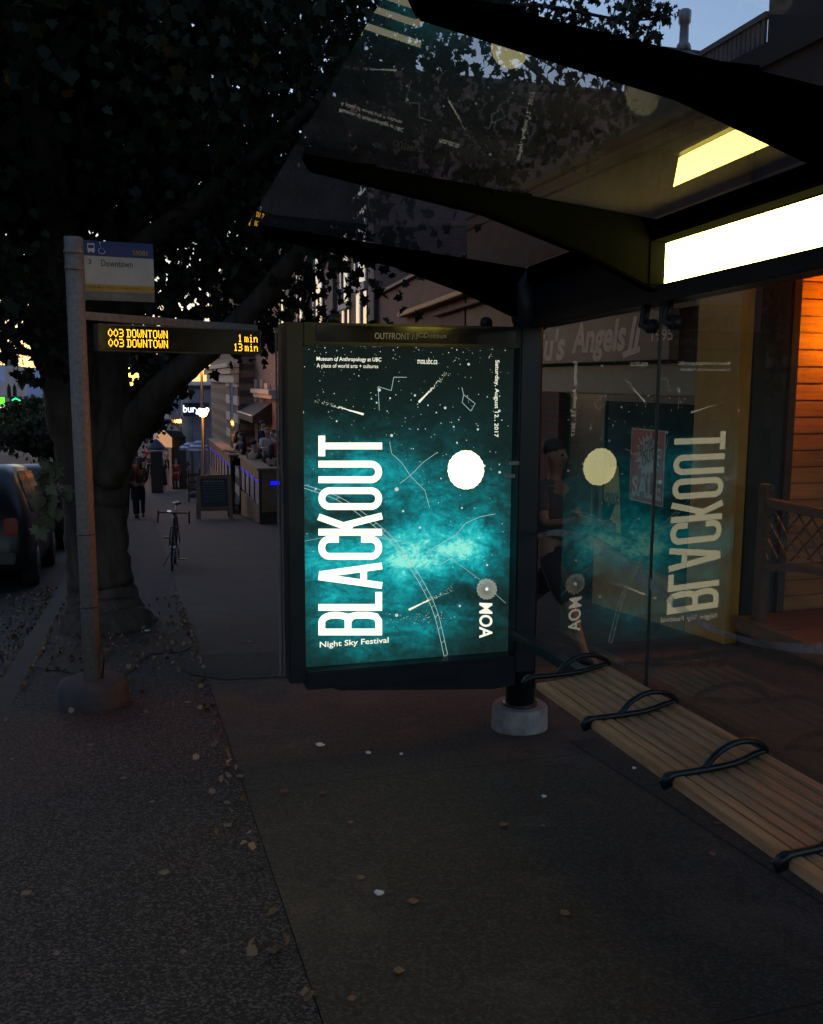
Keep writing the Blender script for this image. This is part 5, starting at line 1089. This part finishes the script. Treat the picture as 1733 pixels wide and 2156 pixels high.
mb = MB(); mb.box(-.10, -.04, -.50, -.44, .86, .885); mb.build('front_light', emit('small white bike light', (1, .95, .9), .35), BK, bevel=.006)
for s in (-1, 1): mb = MB(); mb.bar(bbk+Vector((s*.06, 0, 0)), bbk+Vector((s*.07, .02*s, -.165*s)), .015, .02); mb.box(s*.07, s*.07+s*.09, bbk.y+.02*s-.035, bbk.y+.02*s+.035, bbk.z-.165*s-.01, bbk.z-.165*s+.01); mb.build('pedal', BLACK, BK)
mb = MB(); mb.lathe(bbk+Vector((.05, 0, 0)), [(.02, 0), (.095, .002), (.095, .006), (.02, .01)], 24, (1, 0, 0)); mb.build('chainring', SIL, BK)
mb = MB(); mb.tube([bbk+Vector((-.03, .02, -.01)), Vector((-.16, .12, .0))], [.008, .006], 6); mb.build('kickstand', FR, BK)
rz = -math.radians(5); BK.rotation_euler = (0, math.radians(3), rz); BK.location = (p.x+.02, p.y+.50, zg(p.y+.5)); BK.rotation_euler[0] = -.084
# ------------------------------------------------------------------ people
def skin(name, V, E, R_, mt, parent, root=0, sub=1, M_=None):
    me = bpy.data.meshes.new(name); me.from_pydata(V, E, []); o = bpy.data.objects.new(name, me); COL.objects.link(o)
    bm = bmesh.new(); bm.from_mesh(me); ly = bm.verts.layers.skin.verify(); bm.verts.ensure_lookup_table()
    for i, v in enumerate(bm.verts):
        r_ = R_[i]; v[ly].radius = (r_, r_) if not isinstance(r_, tuple) else r_; v[ly].use_root = (i == root)
    bm.to_mesh(me); bm.free()
    m1 = o.modifiers.new('s', 'SKIN'); m1.use_smooth_shade = True; m2 = o.modifiers.new('d', 'SUBSURF'); m2.levels = sub; m2.render_levels = sub
    bpy.context.view_layer.update(); e = o.evaluated_get(bpy.context.evaluated_depsgraph_get()); nm = bpy.data.meshes.new_from_object(e)
    bpy.data.objects.remove(o); bpy.data.meshes.remove(me); nm.materials.clear(); nm.materials.append(mt); nm.polygons.foreach_set('use_smooth', [True]*len(nm.polygons))
    o = bpy.data.objects.new(name, nm); COL.objects.link(o); o.parent = parent; return o
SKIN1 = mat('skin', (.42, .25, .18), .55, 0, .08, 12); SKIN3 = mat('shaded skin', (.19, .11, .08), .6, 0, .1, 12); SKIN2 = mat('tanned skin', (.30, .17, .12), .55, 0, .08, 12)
def cloth(n_, c): return mat(n_, c, .9, 0, .18, 9, .15, 60)
def person(label, loc, face, top, bottom, hair, sk=SKIN1, H=1.72, legs=((8, 4), (-8, 12)), arms=((-10, 15), (8, 12)), lean=0, short_leg=False, short_sleeve=True, dress=False, long_hair=False, bag=None, sit=False, group='people on the street'):
    t = thing('person', label, 'person', (0, 0, 0), group); k = H/1.72
    rd = math.radians
    def rotx(v, a): c, s = math.cos(a), math.sin(a); return Vector((v[0], v[1]*c-v[2]*s, v[1]*s+v[2]*c))
    hipz = .92*k; P = {}; pel = Vector((0, 0, hipz))
    def up(y, z): return pel+rotx((0, y*k, z*k), rd(lean))           # facing -Y, lean forward > 0
    P['waist'] = up(0, .16); P['chest'] = up(.005, .38); P['neck'] = up(0, .53); P['jaw'] = up(-.015, .635); P['head'] = up(-.01, .72); P['crown'] = up(.0, .80)
    for i, s in enumerate((-1, 1)):
        th, kn = legs[i]; hp = pel+Vector((s*.095*k, 0, -.03*k)); kp = hp+rotx((0, 0, -.42*k), rd(-th)); ap = kp+rotx((0, 0, -.41*k), rd(-th+kn)); tp = ap+Vector((s*.02, -.14*k, -.055*k)); hl = ap+Vector((0, .05*k, -.05*k))
        sh, el = arms[i]; sp2 = up(0, .475)+Vector((s*.185*k, 0, 0)); ep = sp2+rotx((s*.05*k, 0, -.28*k), rd(-sh)); wp = ep+rotx((-s*.01*k, 0, -.24*k), rd(-sh-el)); d = (wp-ep).normalized(); hnd = wp+d*.07*k
        P.update({f'hip{i}': hp, f'knee{i}': kp, f'ank{i}': ap, f'toe{i}': tp, f'heel{i}': hl, f'sho{i}': sp2, f'elb{i}': ep, f'wri{i}': wp, f'palm{i}': hnd})
    rad = dict(pel=.125, waist=.115, chest=.135, neck=.052, jaw=.066, head=.092, crown=.066)
    V = [pel]; N_ = ['pel']; E = []; R_ = [(.135*k, .10*k)]
    def add(n_, par, r_, p=None): V.append(p if p is not None else P[n_]); N_.append(n_); R_.append(r_ if isinstance(r_, tuple) else r_*k); E.append((N_.index(par), len(V)-1))
    add('waist', 'pel', (.12*k, .085*k)); add('chest', 'waist', (.145*k, .095*k)); add('neck', 'chest', .05); add('jaw', 'neck', .062); add('head', 'jaw', (.078*k, .094*k)); add('crown', 'head', .062)
    add('nose', 'head', .013, P['head']+rotx((0, -.108*k, -.03*k), rd(lean)))
    for i, s in enumerate((-1, 1)):
        add(f'ear{i}', 'head', .012, P['head']+Vector((s*.088*k, .01, -.01*k)))
        add(f'hip{i}', 'pel', .082); add(f'knee{i}', f'hip{i}', .054); add(f'ank{i}', f'knee{i}', .036); add(f'toe{i}', f'ank{i}', .030)
        add(f'sho{i}', 'chest', .052); add(f'elb{i}', f'sho{i}', .038); add(f'wri{i}', f'elb{i}', .026); add(f'palm{i}', f'wri{i}', .028)
        d = (P[f'wri{i}']-P[f'elb{i}']).normalized(); sd_ = d.cross(Vector((1, 0, 0))).normalized()
        for f_ in range(4):
            b0 = P[f'palm{i}']+d*.02*k+sd_*(-.027+.018*f_)*k; add(f'f{i}{f_}', f'palm{i}', .010, b0); l_ = (.05, .058, .054, .042)[f_]
            add(f'g{i}{f_}', f'f{i}{f_}', .0085, b0+d*l_*.6*k+Vector((-s*.010*k, 0, 0))); add(f'h{i}{f_}', f'g{i}{f_}', .0075, b0+d*l_*k+Vector((-s*.028*k, 0, 0)))
        add(f't{i}', f'wri{i}', .011, P[f'wri{i}']+d*.035*k+sd_*.035*k); add(f'u{i}', f't{i}', .009, P[f'wri{i}']+d*.075*k+sd_*.048*k)
    skin('body', V, E, R_, sk, t)
    mb = MB()
    for s in (-1, 1): mb.ball(P['head']+rotx((s*.032*k, -.083*k, .0), rd(lean)), .012*k, 8, 6)
    mb.build('eyes', HB, t)
    # clothing
    tv = [P['waist']-Vector((0, 0, .17*k)), P['waist'], P['chest'], P['neck']-Vector((0, 0, .05*k))]; te = [(0, 1), (1, 2), (2, 3)]; tr = [(.152*k, .115*k), (.142*k, .108*k), (.168*k, .118*k), .072*k]
    for i in (0, 1):
        n0 = len(tv); tv += [P[f'sho{i}'], P[f'elb{i}']*(.75 if short_sleeve else 1)+P[f'sho{i}']*(.25 if short_sleeve else 0)]; te += [(2, n0), (n0, n0+1)]; tr += [.068*k, .056*k]
        if not short_sleeve: tv.append(P[f'wri{i}']); te.append((n0+1, n0+2)); tr.append(.042*k)
    skin('shirt' if not dress else 'dress_top', tv, te, tr, top, t)
    if dress:
        mb = MB(); rings = []
        for zf, w in ((.22, .15), (.05, .17), (-.15, .20), (-.40, .22), (-.62, .24)):
            rings.append([pel+Vector((w*k*math.cos(a), .75*w*k*math.sin(a), zf*k)) for a in np.linspace(0, 2*math.pi, 17)[:-1]])
        mb.loft(rings); o = mb.build('skirt', bottom, t)
    else:
        bv = [pel+Vector((0, 0, .08*k)), pel]; be = [(0, 1)]; br = [(.148*k, .112*k), (.155*k, .118*k)]
        for i in (0, 1):
            n0 = len(bv); f_ = .15 if short_leg else 1; bv += [P[f'hip{i}'], P[f'knee{i}']*.92+P[f'ank{i}']*.08 if short_leg else P[f'knee{i}']]; be += [(1, n0), (n0, n0+1)]; br += [.104*k, .088*k if short_leg else .072*k]
            if not short_leg: bv.append(P[f'ank{i}']); be.append((n0+1, n0+2)); br.append(.058*k)
        skin('shorts' if short_leg else 'trousers', bv, be, br, bottom, t)
    for i in (0, 1): skin('shoe', [P[f'heel{i}'], P[f'ank{i}']*.5+P[f'toe{i}']*.5-Vector((0, 0, .02)), P[f'toe{i}']], [(0, 1), (1, 2)], [.042*k, .044*k, .036*k], BLACK, t)
    mb = MB(); hc = P['head']+Vector((0, .028*k, .05*k)); mb.ball(hc, .096*k, 14, 10, (.93, 1.0, .80))
    if long_hair: mb.tube([hc+Vector((0, .03, .02)), P['neck']+Vector((0, .07*k, .02)), P['chest']+Vector((0, .12*k, .08))], [.085*k, .08*k, .03*k], 10)
    mb.build('hair', hair, t)
    if bag: 
        mb = MB(); c = P['chest']+Vector((0, .17*k, -.06*k)); mb.loft([[c+Vector((w*math.copysign(abs(math.cos(a))**.5, math.cos(a)), d_*math.copysign(abs(math.sin(a))**.5, math.sin(a)), z)) for a in np.linspace(0, 2*math.pi, 17)[:-1]] for z, w, d_ in ((-.26, .11, .06), (-.24, .15, .09), (0, .16, .10), (.16, .14, .08), (.2, .09, .05))]); mb.build('backpack', bag, t)
    low = min(min(P[f'toe{i}'].z, P[f'heel{i}'].z) for i in (0, 1))-.04*k
    t.rotation_euler = (0, 0, face); t.location = (loc[0], loc[1], loc[2]-low)
    return t
HB = mat('dark brown hair', (.02, .013, .010), .7); HL = mat('fair hair', (.22, .14, .07), .7); HG = mat('brown hair', (.06, .035, .02), .7)
c_or = cloth('orange jacket', (.34, .10, .035)); c_bk = cloth('black cloth', (.012, .012, .014)); c_rd = cloth('red cloth', (.28, .02, .022)); c_nv = cloth('navy cloth', (.02, .024, .05)); c_gr = cloth('grey cloth', (.22, .21, .22)); c_wh = cloth('white cloth', (.5, .48, .48)); c_dg = cloth('dark grey cloth', (.05, .05, .055)); c_ol = cloth('olive cloth', (.07, .06, .04)); c_br = cloth('brown cloth', (.10, .06, .04))
PI = math.pi
def foot(x, y): p = PG(x, y); return (p.x, p.y, zg(p.y))
person('person in an orange jacket with a backpack standing by the tree', foot(277, 1092), PI*.92, c_or, c_bk, HB, H=1.80, legs=((4, 2), (-4, 5)), arms=((25, 70), (20, 75)), short_sleeve=False, bag=cloth('dark backpack', (.05, .02, .018)))
person('person in brown standing close beside the orange jacket', foot(296, 1090), PI*1.1, c_br, c_bk, HB, H=1.68, legs=((3, 2), (-3, 4)), arms=((10, 40), (15, 20)), short_sleeve=False, long_hair=True)
person('person in a black dress walking away with fair hair', foot(344, 1033), PI, c_bk, c_bk, HL, H=1.72, dress=True, long_hair=True, legs=((14, 4), (-12, 22)), arms=((-12, 10), (12, 12)))
person('person in a red dress walking away beside the navy shirt', foot(372, 1030), PI, c_rd, c_rd, HL, H=1.70, legs=((-12, 24), (14, 4)), arms=((12, 12), (-12, 10)), short_leg=True)
person('person in a navy shirt and shorts walking away', foot(391, 1024), PI, c_nv, c_ol, HB, H=1.82, legs=((12, 4), (-10, 20)), arms=((-10, 12), (10, 12)), short_leg=True)
person('small distant person in dark clothes left of the planter screen', foot(302, 1002), PI, c_bk, c_gr, HB, H=1.72, legs=((10, 4), (-10, 18)))
person('small distant person in olive further down the sidewalk', foot(315, 1004), PI*.95, c_ol, c_bk, HG, H=1.70, legs=((-10, 18), (10, 4)))
for x, y, tp, bt, lab in ((330, 985, c_wh, c_nv, 'small distant person in a white top under the navy umbrella'), (352, 992, c_gr, c_bk, 'small distant person in grey near the pavilion'), (408, 1000, c_bk, c_ol, 'small distant person in black between the umbrellas and the lamp post'), (310, 985, c_rd, c_bk, 'tiny distant person in dark red by the trunk side of the sidewalk')):
    person(lab, foot(x, y), PI*.9, tp, bt, HG, H=1.7, legs=((10, 6), (-10, 18)))
pm = PG(1255, 1394)
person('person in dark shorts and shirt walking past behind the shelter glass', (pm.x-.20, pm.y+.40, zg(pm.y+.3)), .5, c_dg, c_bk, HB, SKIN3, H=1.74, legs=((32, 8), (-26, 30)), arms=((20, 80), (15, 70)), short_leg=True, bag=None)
STOOLM = mat('dark stool wood', (.03, .022, .018), .6)
seat = dict(legs=((80, 80), (80, 80)), sit=True, group='people seated on the terrace')
for i, (x, y, Y, fc, tp, hr, lab, lh) in enumerate(((498, 915, 30.5, 1.9, c_gr, HB, 'seated person in grey with long dark hair at the far counter', True), (512, 918, 29.2, -1.3, c_bk, HB, 'seated person in black facing the person in grey', True), (531, 935, 26.2, 2.4, c_ol, HB, 'seated person in olive leaning on the near counter', False), (561, 908, 28.0, .2, c_wh, HL, 'seated person in white with fair hair on the terrace', False), (549, 893, 29.5, 1.0, c_nv, HB, 'seated person in navy under the dark awning', False), (570, 945, 25.4, 2.9, c_bk, HB, 'seated person in black with back to the street at the near counter', True), (579, 912, 28.6, -1.0, c_br, HG, 'seated person in brown beside the advertising panel edge', False), (587, 916, 27.2, -.6, c_rd, HB, 'seated person in dark red next to the panel edge', False))):
    p = PY(x, y, Y); t = person(lab, (p.x, Y, 0), fc, tp, c_bk, hr, H=1.72, arms=((35, 60), (30, 65)), lean=6, long_hair=lh, **seat)
    t.location.z = p.z-1.64                                  # head height as seen; the stool carries the hips
    hz = t.location.z+.92-.14; dz = max(-1.95-.0857*(Y-23.9), zg(Y))
    mb = MB(); mb.lathe((p.x, Y, hz-.04), [(.17, 0), (.18, .02), (.17, .04)], 16); s_ = thing('bar_stool', 'dark round bar stool under the '+lab.replace('seated ', '').split(' with')[0].split(' at ')[0].split(' on ')[0].split(' facing')[0].split(' leaning')[0].split(' under')[0].split(' beside')[0].split(' next')[0]+(' (far counter)' if 0 else ''), 'bar stool', (p.x, Y, dz), 'stools on the terrace'); mb.build('seat', STOOLM, s_)
    for a in range(4): mb = MB(); mb.tube([(p.x+.11*math.cos(a*PI/2+.6), Y+.11*math.sin(a*PI/2+.6), hz-.04), (p.x+.19*math.cos(a*PI/2+.6), Y+.19*math.sin(a*PI/2+.6), dz)], .016, 8); mb.build('leg', STOOLM, s_)
# ------------------------------------------------------------------ litter and fallen leaves
def fallen(name, label, cat, x, y, size, m, rz, shape=LF1, group=None, thick=.004, curl=.25):
    p = PG(x, y, .006); mb = MB(); n = len(shape)
    c, s = math.cos(rz), math.sin(rz); v = []
    for a, b in shape: v.append((p.x+size*(a*c-b*s), p.y+size*(a*s+b*c), zg(p.y+size*(a*s+b*c))+.008+curl*size*(a*a+b*b)))
    mb.prism(v, (0, 0, thick)); return solo(mb, name, m, label, cat, group)
DRY = mat('dry brown leaf', (.22, .11, .05), .8, 0, .3, 30); PLF = mat('pale dry leaf', (.19, .13, .09), .8, 0, .3, 30); RDL = mat('dark red leaf', (.14, .035, .03), .8, 0, .3, 30); PAP = mat('white paper scrap', (.72, .70, .68), .7, 0, .1, 30)
r2 = random.Random(21)
for lab, m, lst in (('small dry orange-brown leaf lying on the concrete sidewalk', DRY, ((738, 1733), (840, 2046), (740, 2105), (1060, 1738), (760, 1850), (1143, 1740), (1190, 1925), (870, 1900), (1500, 1800))), ('small pale dry leaf lying on the dark aggregate paving', PLF, ((345, 1840), (55, 1883), (385, 2006), (478, 1692), (480, 1740), (190, 1570), (25, 1600), (260, 1640), (320, 1690), (120, 2010), (395, 1480), (505, 1636))), ('dark red curled leaf lying on the concrete sidewalk', RDL, ((598, 1668), (680, 1672), (1510, 1735))), ('pale twig-like leaf by the tar patch', PLF, ((515, 1350), (525, 1352)))):
    for x, y in lst: fallen('fallen_leaf', lab, 'leaf', x, y, r2.uniform(.022, .045), m, r2.uniform(0, 6), group='fallen leaves on the pavement')
SCRAP = np.array([(-.5, -.2), (-.1, -.4), (.4, -.3), (.5, .1), (.1, .2), (0, .45), (-.4, .3)])
for x, y, s, lab in ((675, 1572, .05, 'crumpled white paper scrap in front of the advertising panel'), (776, 1588, .03, 'smaller torn paper scrap right of the crumpled one'), (798, 1885, .035, 'lone white paper scrap low on the concrete sidewalk'), (1145, 1680, .022, 'tiny white scrap in front of the bench'), (845, 1590, .018, 'tiny pale scrap near the concrete footing'), (1335, 1620, .018, 'tiny pale scrap under the bench front'), (310, 1330, .05, 'pale crumpled paper at the foot of the tree')): fallen('paper_scrap', lab, 'litter', x, y, s, PAP, r2.uniform(0, 6), SCRAP, thick=.008, curl=.6)
N = 1500; pts = []
for k in range(N):
    if k < 700: y = rng.uniform(4.2, 14); x = -1.08+abs(rng.normal())*-.28; z = zg(y)-.14
    elif k < 1120: y = rng.normal(8.6, 1.0); x = rng.normal(-.2, .55); x = min(max(x, -.82), .45); z = zg(y)+.012
    else:
        if k % 3: continue
        y = rng.uniform(2.0, 12); x = .45-abs(rng.normal())*.06; z = zg(y)+.006
    pts.append((x, y, z+abs(rng.normal())*.008))
o = leaves('leaf_litter', np.array(pts), .036, leaf_mat('dry leaf litter', (.09, .05, .028), (.34, .22, .13), 0), None, LF1, 0, 'stuff'); o['label'] = 'dry leaf litter gathered along the gutter and round the tree'; o['category'] = 'leaf litter'

# unseen buildings added across the road to keep sky out of the glass reflection
for k, (y0, y1, h, lab) in enumerate(((-14, 6, 8, 'long dark brick row added unseen across the road from the shelter to block reflected sky'), (6.5, 24, 9, 'lower dark row added unseen across the road beyond the brick one to block reflected sky'), (25, 52, 12, 'tall dark block added unseen across the road near the far trees to block reflected sky'), (54, 88, 10, 'dark row added unseen across the road toward the church tower to block reflected sky'))):
    t = thing('added_street_row', lab, 'building', (-27, (y0+y1)/2, zg(y1)))
    MB().box(-33, -22, y0, y1, zg(y1)-1, zg((y0+y1)/2)+h).build('wall', (BRK, WMB, BROWN, GRB)[k], t)
    for f in range(2):
        for i in range(int((y1-y0)/3)):
            y = y0+1+i*3; z = zg((y0+y1)/2)+1+f*3.2; MB().box(-21.999, -21.95, y, y+1.6, z, z+1.8).build('window', WG, t)

t = thing('street_tree', 'unseen leafy tree added at the kerb behind the viewpoint to shade the near ground', 'tree', (-.4, -3.8, zg(-3.8)))  # unseen tree, its crown added to shade the near ground and leaves
mb = MB(); mb.tube([(-.4, -3.8, zg(-3.8)-.1), (-.42, -3.8, 1.6), (-.5, -3.7, 3.2), (-.3, -3.6, 5.5)], [.42, .28, .24, .08], 14)
for k in range(7): a = .9*k; mb.tube([(-.5, -3.7, 2.6+.25*k), (-.5+2.6*math.cos(a), -3.7+2.6*math.sin(a), 4.2+.3*k)], [.12, .03], 8)
mb.build('trunk', BARK, t)
leaves('crown', clumps((-.3, -2.8, 5.8), (5.2, 4.6, 2.9), 800, 16, .4, lambda p: p[2] > 3.6 and not (p[0] > 1.5 and p[1] > 0), .1), .26, LEAF, t, LF1)
